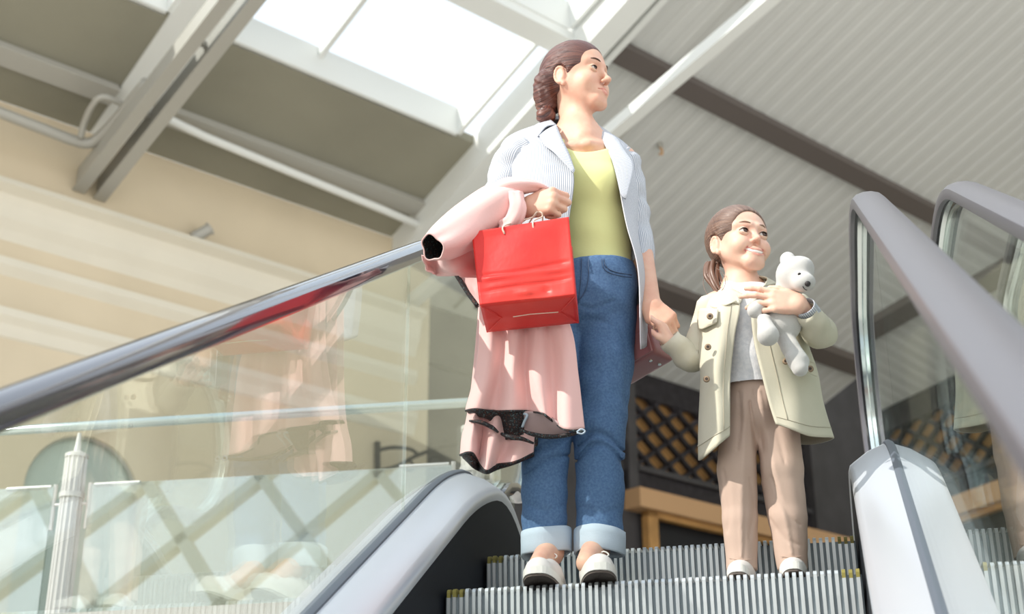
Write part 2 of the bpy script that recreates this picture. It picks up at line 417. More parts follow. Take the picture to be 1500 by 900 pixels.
def strip(name, prof, yl, mt, par, smooth=True, close=True, caps=True):
    """prof(y) -> list of (x,z); lofted along yl"""
    v = []; f = []; n = len(prof(yl[0]))
    for y in yl: v += [(x, y, z) for x, z in prof(y)]
    for i in range(len(yl)-1):
        for j in range(n if close else n-1):
            k = (j+1) % n; f.append((i*n+j, i*n+k, (i+1)*n+k, (i+1)*n+j))
    if close and caps: f += [tuple(range(n)), tuple(range((len(yl)-1)*n, len(yl)*n))[::-1]]
    o = mk(name, v, f, mt, par, smooth)
    if smooth: o.modifiers.new('es', 'EDGE_SPLIT').split_angle = radians(40)
    return o
def rail_path(x):
    P = []
    for y in ys:
        if y <= 1.25: P.append((x, y, zrail(y)))
    zc, r = zrail(1.25)-.30, .30
    for i in range(1, 15):
        a = pi/2-pi*i/14; P.append((x, 1.25+r*cos(a)*1.0, zc+r*sin(a)))
    P += [(x, 1.15, zc-r-.004), (x, 1.05, zc-r-.03), (x, .97, zc-r-.08), (x, .90, zc-r-.15), (x, .85, zc-r-.24)]
    return P
def profile_sweep(name, path, prof, mt, par, smooth=True):
    """sweep closed profile [(side, out)] along a path lying in a plane x=const; 'out' points away from the glass"""
    v = []; f = []; n = len(prof); m_ = len(path)
    for i, p in enumerate(path):
        a = np.array(path[max(i-1, 0)]); b = np.array(path[min(i+1, m_-1)]); t = nrm(b-a)
        out = np.array([0, -t[2], t[1]])
        for s, o in prof: v.append(np.array(p)+np.array([s, 0, 0])+out*o)
    for i in range(m_-1):
        for j in range(n):
            k = (j+1) % n; f.append((i*n+j, i*n+k, (i+1)*n+k, (i+1)*n+j))
    f += [tuple(range(n)), tuple(range((m_-1)*n, m_*n))[::-1]]
    o = mk(name, v, f, mt, par, smooth)
    if smooth: o.modifiers.new('es', 'EDGE_SPLIT').split_angle = radians(35)
    return o
RP = [(-.040, -.018), (-.043, -.004), (-.040, .010), (-.028, .021), (-.010, .026), (.010, .026), (.028, .021), (.040, .010), (.043, -.004), (.040, -.018),
      (.028, -.020), (.028, -.012), (.019, -.006), (-.019, -.006), (-.028, -.012), (-.028, -.020)]
GP = [(-.020, -.004), (.020, -.004), (.019, -.018), (.007, -.021), (.007, -.030), (-.007, -.030), (-.007, -.021), (-.019, -.018)]
def balustrade(x, par, side, joints, mrub):
    """side = +1: the steps lie towards -x"""
    path = rail_path(x)
    h = profile_sweep('handrail', path, RP, mrub, par)
    tag(h, 'glossy dark handrail' if side < 0 else 'broad grey handrail')
    profile_sweep('handrail_guide', path, GP, MM['chrome'], par)
    # glass panes
    cuts = [Y0]+joints+[1.25]
    for a, b in zip(cuts[:-1], cuts[1:]):
        yy = [a+.003]+[y for y in ys if a+.02 < y < b-.02]+[b-.003]
        poly = [(y, zgas(y)-.02 if y > -4.5 else zgas(y)) for y in yy]
        topl = [(y, zrail(y)-.020) for y in yy]
        if b == cuts[-1]:
            zc = zrail(1.25)-.30
            topl = topl[:-1]+[(1.25+.28*cos(t), zc+.28*sin(t)) for t in [pi/2-pi*i/12 for i in range(13)]]
            poly = [p for p in poly if p[0] < 1.2]+[(1.2, zc-.28)]
            poly[-1] = (1.2, zgas(1.2)-.02)
        pts = [(x-.005, y, z) for y, z in poly+topl[::-1]]
        m = MB(); m.prism(pts, (.010, 0, 0)); m.build('glass_pane', MM['esc_glass'], par)
    s = -side     # towards the steps
    # gasket
    strip('gasket', lambda y: [(x-.016, zgas(y)-.03), (x-.016, zgas(y)+.006), (x-.006, zgas(y)+.012), (x+.006, zgas(y)+.012), (x+.016, zgas(y)+.006), (x+.016, zgas(y)-.03)], [y for y in ys if y < 1.2], MM['gasket'], par)
    # decks: inner (towards the steps), outer
    def inner(y):
        g, e = zgas(y), zedge(y)
        p = [(x+s*.016, g), (x+s*.060, g-(g-e)*.30-.002), (x+s*.100, e+.006), (x+s*.113, e-.004), (x+s*.118, e-.020), (x+s*.114, e-.038), (x+s*.105, e-.040), (x+s*.016, e-.06)]
        return p if s > 0 else p
    strip('inner_deck', inner, ys, MM['deck'], par)
    def outer(y):
        g, e = zgas(y), zedge(y)
        return [(x-s*.016, g), (x-s*.060, g-(g-e)*.30-.002), (x-s*.115, e+.004), (x-s*.130, e-.012), (x-s*.13, e-.5), (x-s*.12, e-.5), (x-s*.12, e-.06), (x-s*.016, e-.06)]
    strip('outer_deck', outer, [y for y in ys if y < 1.2], MM['deck'], par)
    def skirt(y):
        e = zedge(y); return [(x+s*.105, e-.03), (x+s*.114, e-.03), (x+s*.114, e-.75), (x+s*.105, e-.75)]
    strip('skirt_panel', skirt, ys, MM['skirt'], par, smooth=False)
esc = empty('escalator', (0, 0, -.3))
tag(esc, 'escalator carrying the woman and the girl, with ribbed metal steps and glass sides', 'escalator')
balustrade(-.62, esc, -1, [-2.2, .02], MM['rubber'])
balustrade(.62, esc, 1, [-2.2, .02], MM['rubber2'])
# steps
def make_step(y, z, par, drop=.30):
    """tread from y to y+.40 at height z; ribbed riser below the nosing"""
    W2 = .499; nr = 62; p = 2*W2/nr
    st = MB(); pb = MB(); pb.box((-W2, y+.02, z-.06), (W2, y+.405, z-.012)); pb.box((-W2, y+.012, z-drop), (W2, y+.05, z-.02))
    def ribprof(yo):
        return [(yo+.40, z), (yo+.012, z), (yo+.003, z-.003), (yo, z-.010), (yo+.001, z-.06), (yo+.006, z-.12), (yo+.014, z-.20), (yo+.022, z-drop), (yo+.034, z-drop), (yo+.034, z-.02), (yo+.40, z-.02)]
    for i in range(nr):
        if i in (0, 1, 2, nr-1, nr-2, nr-3): continue
        x0 = -W2+i*p+p*.22; o = 0 if i % 2 else .006
        st.prism([(x0, a, b) for a, b in ribprof(y+o)], (p*.52, 0, 0))
    s_ = st.build('step', MM['alu_d'], par); pb.build('riser_panel', MM['alu_g'], s_)
    for grp in ((0, 1, 2), (nr-1, nr-2, nr-3)):
      ym = MB()
      for i in grp:
        x0 = -W2+i*p+p*.22; o = 0 if i % 2 else .006
        ym.prism([(x0, a, b) for a, b in [(y+o+.40, z), (y+o+.012, z), (y+o+.003, z-.003), (y+o, z-.010), (y+o+.0005, z-.022), (y+o+.034, z-.022), (y+o+.40, z-.02)]], (p*.52, 0, 0))
      ym.build('edge_marking', MM['yellow'], s_)
      y2 = MB()
      for i in grp:
        x0 = -W2+i*p+p*.22; o = 0 if i % 2 else .006; yo = y+o
        y2.prism([(x0, a, b) for a, b in [(yo+.0005, z-.022), (yo+.001, z-.06), (yo+.006, z-.12), (yo+.014, z-.20), (yo+.022, z-drop), (yo+.034, z-drop), (yo+.034, z-.022)]], (p*.52, 0, 0))
      y2.build('edge_ribs', MM['alu_d'], s_)
for (y, z) in ((-1.2, -.66), (-.8, -.43), (-.4, -.205), (0, 0), (.4, .166), (.8, .238)):
    make_step(y, z, esc)
m = MB(); m.box((-.5, 1.2, .12), (.5, 1.5, .252)); m.build('comb_plate', MM['alu_d'], esc)

# second escalator, alongside: only its near handrail end shows
e2 = empty('escalator', (.90, .5, -.3)); tag(e2, 'neighbouring escalator side at the right edge, its handrail end rising behind the near one', 'escalator')
path = rail_path(.865)
profile_sweep('handrail', path, RP, MM['rubber2'], e2); profile_sweep('handrail_guide', path, GP, MM['chrome'], e2)
yy = [-.9+.1*i for i in range(22)]
pts = [(.86, y, zgas(y)-.1) for y in yy]+[(.86, y, zrail(y)-.045) for y in yy[::-1]]
m = MB(); m.prism(pts, (.010, 0, 0)); m.build('glass_pane', MM['esc_glass'], e2)

# ------------------------------------------------------------------ landing railing
MM['rail'] = mat('satin_steel', s2l(206, 216, 214), .25, .85)
MM['post'] = mat('fluted_white_metal', s2l(226, 224, 222), .35, .35)
P0 = np.array([-3.30, 2.153, 1.27]); P1 = np.array([-1.07, 2.284, 1.27]); dR = nrm(P1-P0)
PE = P1+dR*.12; PS = P0-dR*1.8
rg = empty('railing', (P0[0], P0[1], .25)); tag(rg, 'steel and glass landing railing with a fluted post, seen through the escalator glass', 'railing')
m = MB(); m.tube([PS, PE], .022, 14); m.build('top_rail', MM['rail'], rg, True)
def near_rail(px, py):   # point of the railing's plane
    n = nrm(np.cross(dR, Z3)); return pl(px, py, n, n@P0)
def post(q):
    b = empty('post', (q[0], q[1], .25)); b.parent = rg; b.location = (q[0]-P0[0], q[1]-P0[1], 0)
    return b
for px in (117, 693):
    q = near_rail(px, 632 if px < 300 else 590); zt = q[2]
    m = MB(); c = np.array([q[0], q[1], 0])
    zs = near_rail(110, 668)[2] if px < 300 else near_rail(690, 628)[2]
    m.tube([c+Z3*.26, c+Z3*.3, c+Z3*zs], [.052, .050, .045], 24)
    o = m.build('post', MM['post'], rg, False)
    m = MB()
    for j in range(14):
        t = 2*pi*j/14; e = np.array([cos(t), sin(t), 0])
        m.tube([c+e*.050+Z3*.3, c+e*.0445+Z3*zs], .0065, 6)
    m.build('fluting', MM['post'], o)
    zr_ = near_rail(105, 727)[2] if px < 300 else near_rail(690, 690)[2]
    m = MB(); m.tube([c+Z3*(zr_-.012), c+Z3*(zr_+.012)], .057, 20); m.build('collar', MM['post'], o); m = MB(); m.tube([c+Z3*(zs-.012), c+Z3*(zs+.004), c+Z3*(zs+.016)], [.053, .053, .03], 20)
    m2 = MB(); m2.tube([c+Z3*.25, c+Z3*.27, c+Z3*.30], [.09, .085, .055], 20); m2.build('base_flange', MM['post'], o)
    m2 = MB(); m2.tube([c+Z3*(zs+.01), c+Z3*(zs+.06), c+Z3*(zs+.10), c+Z3*(zt-.01)], [.018, .012, .009, .009], 12); m2.build('rod', MM['post'], o)
    m.build('collar', MM['post'], o)
    # L shaped glass clamps either side
    for s in (-1, 1):
        zc = near_rail(115, 712)[2] if px < 300 else near_rail(668, 680)[2]
        p = c+dR*s*.085+Z3*zc
        m = MB()
        m.tube([p+dR*s*.24, p+dR*s*.02], .010, 8); m.tube([p+Z3*.01, p-Z3*.20], .010, 8); m.tube([p-dR*s*.085-Z3*.085, p-Z3*.085], .007, 8)
        m.build('glass_clamp', MM['post'], o)
qa = near_rail(117, 632); qb = near_rail(693, 590)
zt = near_rail(115, 712)[2]
nR = nrm(np.cross(dR, Z3))
for (s0, s1, t0, t1) in ((None, qa, 0, -.09), (qa, qb, .09, -.09), (qb, None, .09, 0)):
    p = (PS if s0 is None else s0)+dR*t0; q = (PE+dR*.03 if s1 is None else s1)+dR*t1
    m = MB(); p = p.copy(); q = q.copy()
    m.hexa([(p[0], p[1], .3), (q[0], q[1], .3), (q[0]+nR[0]*.012, q[1]+nR[1]*.012, .3), (p[0]+nR[0]*.012, p[1]+nR[1]*.012, .3),
            (p[0], p[1], zt), (q[0], q[1], zt), (q[0]+nR[0]*.012, q[1]+nR[1]*.012, zt), (p[0]+nR[0]*.012, p[1]+nR[1]*.012, zt)])
    m.build('glass_panel', MM['rail_glass'], rg)
# ================================================================== SDF modelling: smooth solids -> one continuous mesh
class Grid:
    def __init__(s, lo, hi, res, fine=()):
        """fine: (axis, lo, hi, res) bands of smaller cells"""
        s.lo = np.array(lo, float); s.hi = np.array(hi, float); s.res = res; s.ax = []
        for k in range(3):
            c = [s.lo[k]]
            while c[-1] < s.hi[k]:
                r = res
                for (f, a, b, rr) in fine:
                    if f == k and a <= c[-1] < b: r = min(r, rr)
                c.append(c[-1]+r)
            s.ax.append(np.array(c))
        s.n = np.array([len(a) for a in s.ax]); s.d = np.full(s.n, 1.0, np.float32)
    def sub(s, c0, c1, m):
        sl = []
        for k in range(3):
            i0 = int(np.searchsorted(s.ax[k], c0[k]-m)); i1 = int(np.searchsorted(s.ax[k], c1[k]+m))
            if i1 <= i0: return None
            sl.append(slice(i0, i1))
        X, Y, Z = np.meshgrid(*[s.ax[k][sl[k]].astype(np.float32) for k in range(3)], indexing='ij', sparse=True)
        return tuple(sl), X, Y, Z
    def comb(s, sl, b, k, op):
        a = s.d[sl]
        if op == 'add':
            if k > 0:
                h = np.maximum(k-np.abs(a-b), 0)/k; s.d[sl] = np.minimum(a, b)-h*h*k*.25
            else: s.d[sl] = np.minimum(a, b)
        else:
            b = -b
            if k > 0:
                h = np.maximum(k-np.abs(a-b), 0)/k; s.d[sl] = np.maximum(a, b)+h*h*k*.25
            else: s.d[sl] = np.maximum(a, b)
    def cone(s, a, b, ra, rb, k=.01, op='add', flat=None):
        """round cone from a to b; flat=(direction, factor) squashes it across"""
        a = np.array(a, float); b = np.array(b, float); R = max(ra, rb)
        ff = 1. if flat is None else max(1., 1/flat[1])
        g = s.sub(np.minimum(a, b)-R*ff, np.maximum(a, b)+R*ff, k*1.2+2.5*s.res)
        if g is None: return s
        sl, X, Y, Z = g; d = b-a; L2 = d@d+1e-12
        px, py, pz = X-a[0], Y-a[1], Z-a[2]
        t = np.clip((px*d[0]+py*d[1]+pz*d[2])/L2, 0, 1)
        qx, qy, qz = px-t*d[0], py-t*d[1], pz-t*d[2]
        if flat is not None:
            e = nrm(flat[0]); m = qx*e[0]+qy*e[1]+qz*e[2]; c = (1/flat[1]-1)
            qx, qy, qz = qx+m*e[0]*c, qy+m*e[1]*c, qz+m*e[2]*c
        D = np.sqrt(qx*qx+qy*qy+qz*qz)-(ra+(rb-ra)*t)
        s.comb(sl, D, k, op); return s
    def chain(s, P, R, k=.01, op='add', flat=None):
        for i in range(len(P)-1): s.cone(P[i], P[i+1], R[i], R[i+1], k, op, flat)
        return s
    def ell(s, c, r, k=.01, op='add', rot=None):
        c = np.array(c, float); r = np.array(r, float); R = r.max()
        Rm = np.eye(3) if rot is None else np.array(rot, float)   # rows = local axes in world
        ext = np.sqrt(((Rm.T*r)**2).sum(1))
        g = s.sub(c-ext, c+ext, k*1.2+2.5*s.res)
        if g is None: return s
        sl, X, Y, Z = g; px, py, pz = X-c[0], Y-c[1], Z-c[2]
        u = [(px*Rm[i][0]+py*Rm[i][1]+pz*Rm[i][2]) for i in range(3)]
        k0 = np.sqrt(sum((u[i]/r[i])**2 for i in range(3))); k1 = np.sqrt(sum((u[i]/r[i]**2)**2 for i in range(3)))+1e-9
        s.comb(sl, k0*(k0-1)/k1, k, op); return s
    def half(s, p, n, k=.005, box=None):
        """keep the side of the plane opposite to n"""
        n = nrm(n); p = np.array(p, float)
        g = s.sub(s.lo if box is None else box[0], s.hi+.1 if box is None else box[1], 0)
        if g is None: return s
        sl, X, Y, Z = g; D = (X-p[0])*n[0]+(Y-p[1])*n[1]+(Z-p[2])*n[2]
        s.comb(sl, -D, k, 'cut'); return s
    def disp(s, fn, box=None):
        g = s.sub(s.lo if box is None else box[0], s.hi+.1 if box is None else box[1], 0)
        if g is None: return s
        sl, X, Y, Z = g; m = np.abs(s.d[sl]) < .03
        s.d[sl] = s.d[sl]+np.where(m, fn(X, Y, Z), 0); return s
    def mesh(s):
        d = s.d; n = np.array(d.shape)
        I = d < 0
        c = I[:-1, :-1, :-1].astype(np.int8)
        tot = np.zeros(n-1, np.int8)
        for i in (0, 1):
            for j in (0, 1):
                for k in (0, 1): tot += I[i:n[0]-1+i, j:n[1]-1+j, k:n[2]-1+k]
        act = (tot > 0) & (tot < 8)
        idx = np.full(act.shape, -1, np.int64); cells = np.argwhere(act); idx[act] = np.arange(len(cells))
        acc = np.zeros((len(cells), 3)); cnt = np.zeros(len(cells))
        E = []
        for ax in range(3):
            o = [k for k in range(3) if k != ax]
            for a in (0, 1):
                for b in (0, 1):
                    p = np.zeros(3, int); p[o[0]] = a; p[o[1]] = b; q = p.copy(); q[ax] = 1
                    c0 = cells+p; c1 = cells+q
                    d0 = d[c0[:, 0], c0[:, 1], c0[:, 2]]; d1 = d[c1[:, 0], c1[:, 1], c1[:, 2]]
                    m = (d0 < 0) != (d1 < 0)
                    t = d0[m]/(d0[m]-d1[m]); v = np.tile(p.astype(float), (m.sum(), 1)); v[:, ax] += t
                    acc[m] += v; cnt[m] += 1
        G = cells+acc/cnt[:, None]
        V = np.stack([np.interp(G[:, k], np.arange(n[k]), s.ax[k]) for k in range(3)], 1)
        F = []
        for ax in range(3):
            o = [(ax+1) % 3, (ax+2) % 3]
            sl0 = [slice(None)]*3; sl1 = [slice(None)]*3
            sl0[ax] = slice(0, n[ax]-1); sl1[ax] = slice(1, n[ax])
            x = I[tuple(sl0)] != I[tuple(sl1)]
            g = np.argwhere(x)
            g = g[(g[:, o[0]] > 0) & (g[:, o[1]] > 0) & (g[:, o[0]] < n[o[0]]-1) & (g[:, o[1]] < n[o[1]]-1)]
            e0 = np.zeros(3, int); e0[o[0]] = 1; e1 = np.zeros(3, int); e1[o[1]] = 1
            a = idx[tuple((g-e0-e1).T)]; b = idx[tuple((g-e1).T)]; c_ = idx[tuple(g.T)]; dd = idx[tuple((g-e0).T)]
            ins = I[tuple(g.T)]
            q = np.stack([a, b, c_, dd], 1); q[~ins] = q[~ins][:, ::-1]; F.append(q)
        F = np.concatenate(F); F = F[(F >= 0).all(1)]
        return V, F
def creases(L):
    """folds pressed into the front of a cloth solid; L: (px polyline, depth in m, half width in px); negative depth raises a ridge"""
    def fn(X, Y, Z):
        dx, dy, dz = X-CAM[0], Y-CAM[1], Z-CAM[2]
        zc = dx*Fv[0]+dy*Fv[1]+dz*Fv[2]; px = 750+FPX*(dx*Rv[0]+dy*Rv[1]+dz*Rv[2])/zc; py = 450-FPX*(dx*Uv[0]+dy*Uv[1]+dz*Uv[2])/zc
        out = np.zeros(px.shape, np.float32)
        for P, dep, w in L:
            q = cr([(a, b, 0) for a, b in P], 14); best = np.full(px.shape, 1e9, np.float32); n = len(q)
            for i in range(n-1):
                ax, ay = q[i][:2]; bx, by = q[i+1][:2]; ex, ey = bx-ax, by-ay
                t = np.clip(((px-ax)*ex+(py-ay)*ey)/(ex*ex+ey*ey+1e-9), 0, 1); tt = (i+t)/(n-1)
                d = ((px-ax-t*ex)**2+(py-ay-t*ey)**2)/(w*w*(.35+.65*np.sin(np.pi*tt))**2+1e-3)
                best = np.minimum(best, d)
            out += dep*np.exp(-best)
        return out
    return fn
def relax(V, F, it=2, lam=.5):
    """Laplacian smoothing of the surface"""
    e = np.concatenate([F[:, [0, 1]], F[:, [1, 2]], F[:, [2, 3]], F[:, [3, 0]]])
    n = len(V); cnt = np.bincount(e.ravel(), minlength=n).astype(float)
    for _ in range(it):
        s = np.zeros_like(V)
        for k in range(3): s[:, k] = np.bincount(e[:, 0], V[e[:, 1], k], n)+np.bincount(e[:, 1], V[e[:, 0], k], n)
        V = V*(1-lam)+lam*s/cnt[:, None]
    return V
def fmesh(name, V, F, mt, parent=None, mats=None, fm=None, uv=None, smooth=True):
    """fast mesh from arrays (quads)"""
    me = bpy.data.meshes.new(name); n = len(V); k = F.shape[1]
    off = np.zeros(3); p = parent
    while p is not None: off += np.array(p.location); p = p.parent
    me.vertices.add(n); me.vertices.foreach_set('co', (V-off).astype(np.float32).ravel())
    me.loops.add(len(F)*k); me.loops.foreach_set('vertex_index', F.astype(np.int32).ravel())
    me.polygons.add(len(F)); me.polygons.foreach_set('loop_start', np.arange(0, len(F)*k, k, dtype=np.int32))
    try: me.polygons.foreach_set('loop_total', np.full(len(F), k, np.int32))
    except Exception: pass
    for m in (mats or [mt]): me.materials.append(m)
    if fm is not None: me.polygons.foreach_set('material_index', np.array(fm, np.int32))
    me.polygons.foreach_set('use_smooth', np.full(len(F), smooth))
    if uv is not None:
        l = me.uv_layers.new(name='UVMap'); l.data.foreach_set('uv', np.array(uv, np.float32)[F.ravel()].ravel())
    me.update(); me.validate()
    o = bpy.data.objects.new(name, me); COL.objects.link(o)
    if parent is not None: o.parent = parent
    return o
def sd_cone(P, a, b, ra, rb):
    a = np.array(a, float); b = np.array(b, float); d = b-a
    t = np.clip(((P-a)@d)/(d@d+1e-12), 0, 1); return np.linalg.norm(P-a-t[:, None]*d, axis=1)-(ra+(rb-ra)*t)

# ---------------------------------------------------------------- cloth sheets
def grid_surf(rows, nu, nv, closed=False):
    """rows: control rows (each a list of 3d points) -> dense (nv, nu, 3)"""
    R = [cr(r, nu, closed) for r in rows]
    R = np.array(R); out = np.zeros((nv, nu, 3))
    for j in range(nu): out[:, j] = cr(R[:, j], nv)
    return out
def surf_normals(S, closed=False):
    if closed: du = np.roll(S, -1, 1)-np.roll(S, 1, 1)
    else: du = np.gradient(S, axis=1)
    dv = np.gradient(S, axis=0); n = np.cross(du, dv); return n/(np.linalg.norm(n, axis=2, keepdims=True)+1e-9)
def surf_uv(S):
    """metric UVs"""
    u = np.zeros(S.shape[:2]); v = np.zeros(S.shape[:2])
    m = S.shape[0]//2
    L = np.concatenate([[0], np.cumsum(np.linalg.norm(np.diff(S.mean(0), axis=0), axis=1))]) if False else np.concatenate([[0], np.cumsum(np.linalg.norm(np.diff(S[m], axis=0), axis=1))])
    u[:] = L[None]
    k = S.shape[1]//2
    Lv = np.concatenate([[0], np.cumsum(np.linalg.norm(np.diff(S[:, k], axis=0), axis=1))]); v[:] = Lv[:, None]
    return np.stack([u, v], 2)
def sheet(name, S, mt, parent, th=.004, closed=False, flip=False, mats=None, cap=False):
    """thick cloth: outer face material 0, inner face material 1 (if given), rim closed"""
    nv, nu = S.shape[:2]; n = surf_normals(S, closed)*(-1 if flip else 1); uv = surf_uv(S)
    V = np.concatenate([(S+n*th/2).reshape(-1, 3), (S-n*th/2).reshape(-1, 3)]); UV = np.concatenate([uv.reshape(-1, 2)]*2)
    N = nv*nu; F = []; fm = []
    J = nu if closed else nu-1
    i, j = np.meshgrid(np.arange(nv-1), np.arange(J), indexing='ij'); i = i.ravel(); j = j.ravel(); k = (j+1) % nu
    a, b, c, d = i*nu+j, i*nu+k, (i+1)*nu+k, (i+1)*nu+j
    F.append(np.stack([a, b, c, d] if not flip else [d, c, b, a], 1)); fm += [0]*len(a)
    F.append(np.stack([d+N, c+N, b+N, a+N] if not flip else [a+N, b+N, c+N, d+N], 1)); fm += [1 if mats else 0]*len(a)
    for r in (0, nv-1):
        jj = np.arange(J); kk = (jj+1) % nu; q = np.stack([r*nu+jj, r*nu+jj+N, r*nu+kk+N, r*nu+kk], 1)
        F.append(q if (r == 0) != flip else q[:, ::-1]); fm += [0]*len(q)
    if not closed:
        for r in (0, nu-1):
            ii = np.arange(nv-1); q = np.stack([ii*nu+r, (ii+1)*nu+r, (ii+1)*nu+r+N, ii*nu+r+N], 1)
            F.append(q if (r == 0) != flip else q[:, ::-1]); fm += [0]*len(q)
    return fmesh(name, V, np.concatenate(F), mt, parent, mats, fm if mats else None, UV)
def pts(l, Y=None):
    """list of (px,py,Y) -> world points"""
    return [at(*p) if len(p) == 3 else at(p[0], p[1], Y) for p in l]
def wrinkle(S, amp, fu, fv, seed=0, win=None):
    n = surf_normals(S); nv, nu = S.shape[:2]
    j, i = np.meshgrid(np.linspace(0, 1, nu), np.linspace(0, 1, nv))
    r = np.random.RandomState(seed); d = np.zeros((nv, nu))
    for k in range(5):
        a, b, p = r.uniform(.4, 1.4)*fu, r.uniform(.4, 1.4)*fv, r.uniform(0, 7); d += np.sin(j*a+i*b*(1 if k % 2 else -1)+p+1.5*np.sin(i*fv*.4+p))/2.2
    if win is not None: d *= win(j, i)
    return S+n*(amp*d)[:, :, None]
# ================================================================== PEOPLE: shared builders
SKIN = s2l(226, 184, 160)
MM['skin'] = mat('skin', SKIN, .5, 0, sss=.18, spec=.35, noise=(22, .05, s2l(218, 168, 146)))
MM['skin_child'] = mat('child_skin', s2l(232, 194, 172), .5, 0, sss=.18, spec=.35, noise=(22, .05, s2l(226, 180, 160)))
MM['lip'] = mat('lips', s2l(205, 120, 112), .4, spec=.5); MM['lip_child'] = mat('child_lips', s2l(208, 134, 124), .45)
MM['eyewhite'] = mat('eye_white', s2l(206, 200, 196), .2); MM['iris'] = mat('brown_iris', s2l(74, 46, 30), .1); MM['pupil'] = mat('pupil', s2l(12, 10, 10), .05)
MM['brow_child'] = mat('child_brow_hair', s2l(150, 122, 104), .7); MM['brow'] = mat('brow_hair', s2l(84, 58, 46), .6); MM['lash'] = mat('lashes', s2l(40, 26, 22), .6)
MM['teeth'] = mat('teeth', s2l(246, 242, 234), .2); MM['mouth'] = mat('mouth_inside', s2l(110, 46, 44), .5)
MM['nail'] = mat('nails', s2l(236, 190, 182), .25)
def strand_uv(h, V):
    L = h.L(V); a = np.arctan2(L[:, 2]-.01, np.abs(L[:, 0])+.002); q = np.sign(L[:, 0])
    return np.stack([a*1.0+q*3, L[:, 1]*6+L[:, 2]*1.5], 1)
def hairmat(name, c1, c2, c3):
    m = mat(name, c1, .38, spec=.55); nt = m.node_tree; b = nt.nodes['Principled BSDF']
    uv = nt.nodes.new('ShaderNodeTexCoord'); mp = nt.nodes.new('ShaderNodeMapping'); mp.inputs['Scale'].default_value = (46, 2.2, 1)
    n = nt.nodes.new('ShaderNodeTexNoise'); n.inputs['Scale'].default_value = 1; n.inputs['Detail'].default_value = 5
    nt.links.new(uv.outputs['UV'], mp.inputs['Vector']); nt.links.new(mp.outputs['Vector'], n.inputs['Vector'])
    r = nt.nodes.new('ShaderNodeValToRGB'); r.color_ramp.elements[0].position = .34; r.color_ramp.elements[0].color = (*c2, 1)
    r.color_ramp.elements[1].position = .68; r.color_ramp.elements[1].color = (*c3, 1); e = r.color_ramp.elements.new(.5); e.color = (*c1, 1)
    nt.links.new(n.outputs['Fac'], r.inputs['Fac']); nt.links.new(r.outputs['Color'], b.inputs['Base Color'])
    bp = nt.nodes.new('ShaderNodeBump'); bp.inputs['Strength'].default_value = .8; bp.inputs['Distance'].default_value = .0035
    nt.links.new(n.outputs['Fac'], bp.inputs['Height']); nt.links.new(bp.outputs['Normal'], b.inputs['Normal']); return m
MM['hair'] = hairmat('auburn_hair', s2l(92, 54, 47), s2l(54, 32, 31), s2l(140, 88, 72))
MM['hair_child'] = hairmat('brown_hair', s2l(118, 90, 76), s2l(84, 64, 56), s2l(156, 126, 106))
def add_lip(m, col):
    nt = m.node_tree; b = nt.nodes['Principled BSDF']; at_ = nt.nodes.new('ShaderNodeAttribute'); at_.attribute_name = 'lip'
    mx = nt.nodes.new('ShaderNodeMix'); mx.data_type = 'RGBA'; src = b.inputs['Base Color'].links[0].from_socket
    ci = [i for i in mx.inputs if i.type == 'RGBA']; co = [o for o in mx.outputs if o.type == 'RGBA'][0]
    nt.links.new(at_.outputs['Fac'], mx.inputs[0]); nt.links.new(src, ci[0]); ci[1].default_value = (*col, 1)
    nt.links.new(co, b.inputs['Base Color'])
add_lip(MM['skin'], s2l(204, 116, 110)); add_lip(MM['skin_child'], s2l(208, 128, 120))
def set_lip(o, a):
    t = o.data.attributes.new('lip', 'FLOAT', 'POINT'); t.data.foreach_set('value', np.array(a, np.float32))
class Head:
    def __init__(s, O, az, pitch, roll, sc):
        """az: heading from -Y towards +X (deg); pitch up; roll towards the person's right"""
        a, p, r = radians(az), radians(pitch), radians(roll)
        f = np.array([sin(a)*cos(p), -cos(a)*cos(p), sin(p)]); x = nrm(np.cross(f, Z3)); u = np.cross(x, f)
        x, u = cos(r)*x-sin(r)*u, sin(r)*x+cos(r)*u
        s.O = np.array(O, float); s.x, s.f, s.u = x, f, u; s.sc = np.array(sc if hasattr(sc, '__len__') else [sc]*3, float); s.R = np.array([x, f, u])
    def P(s, x, y, z): return s.O+s.x*x*s.sc[0]+s.f*y*s.sc[1]+s.u*z*s.sc[2]
    def L(s, V): d = V-s.O; return np.stack([d@s.x/s.sc[0], d@s.f/s.sc[1], d@s.u/s.sc[2]], 1)
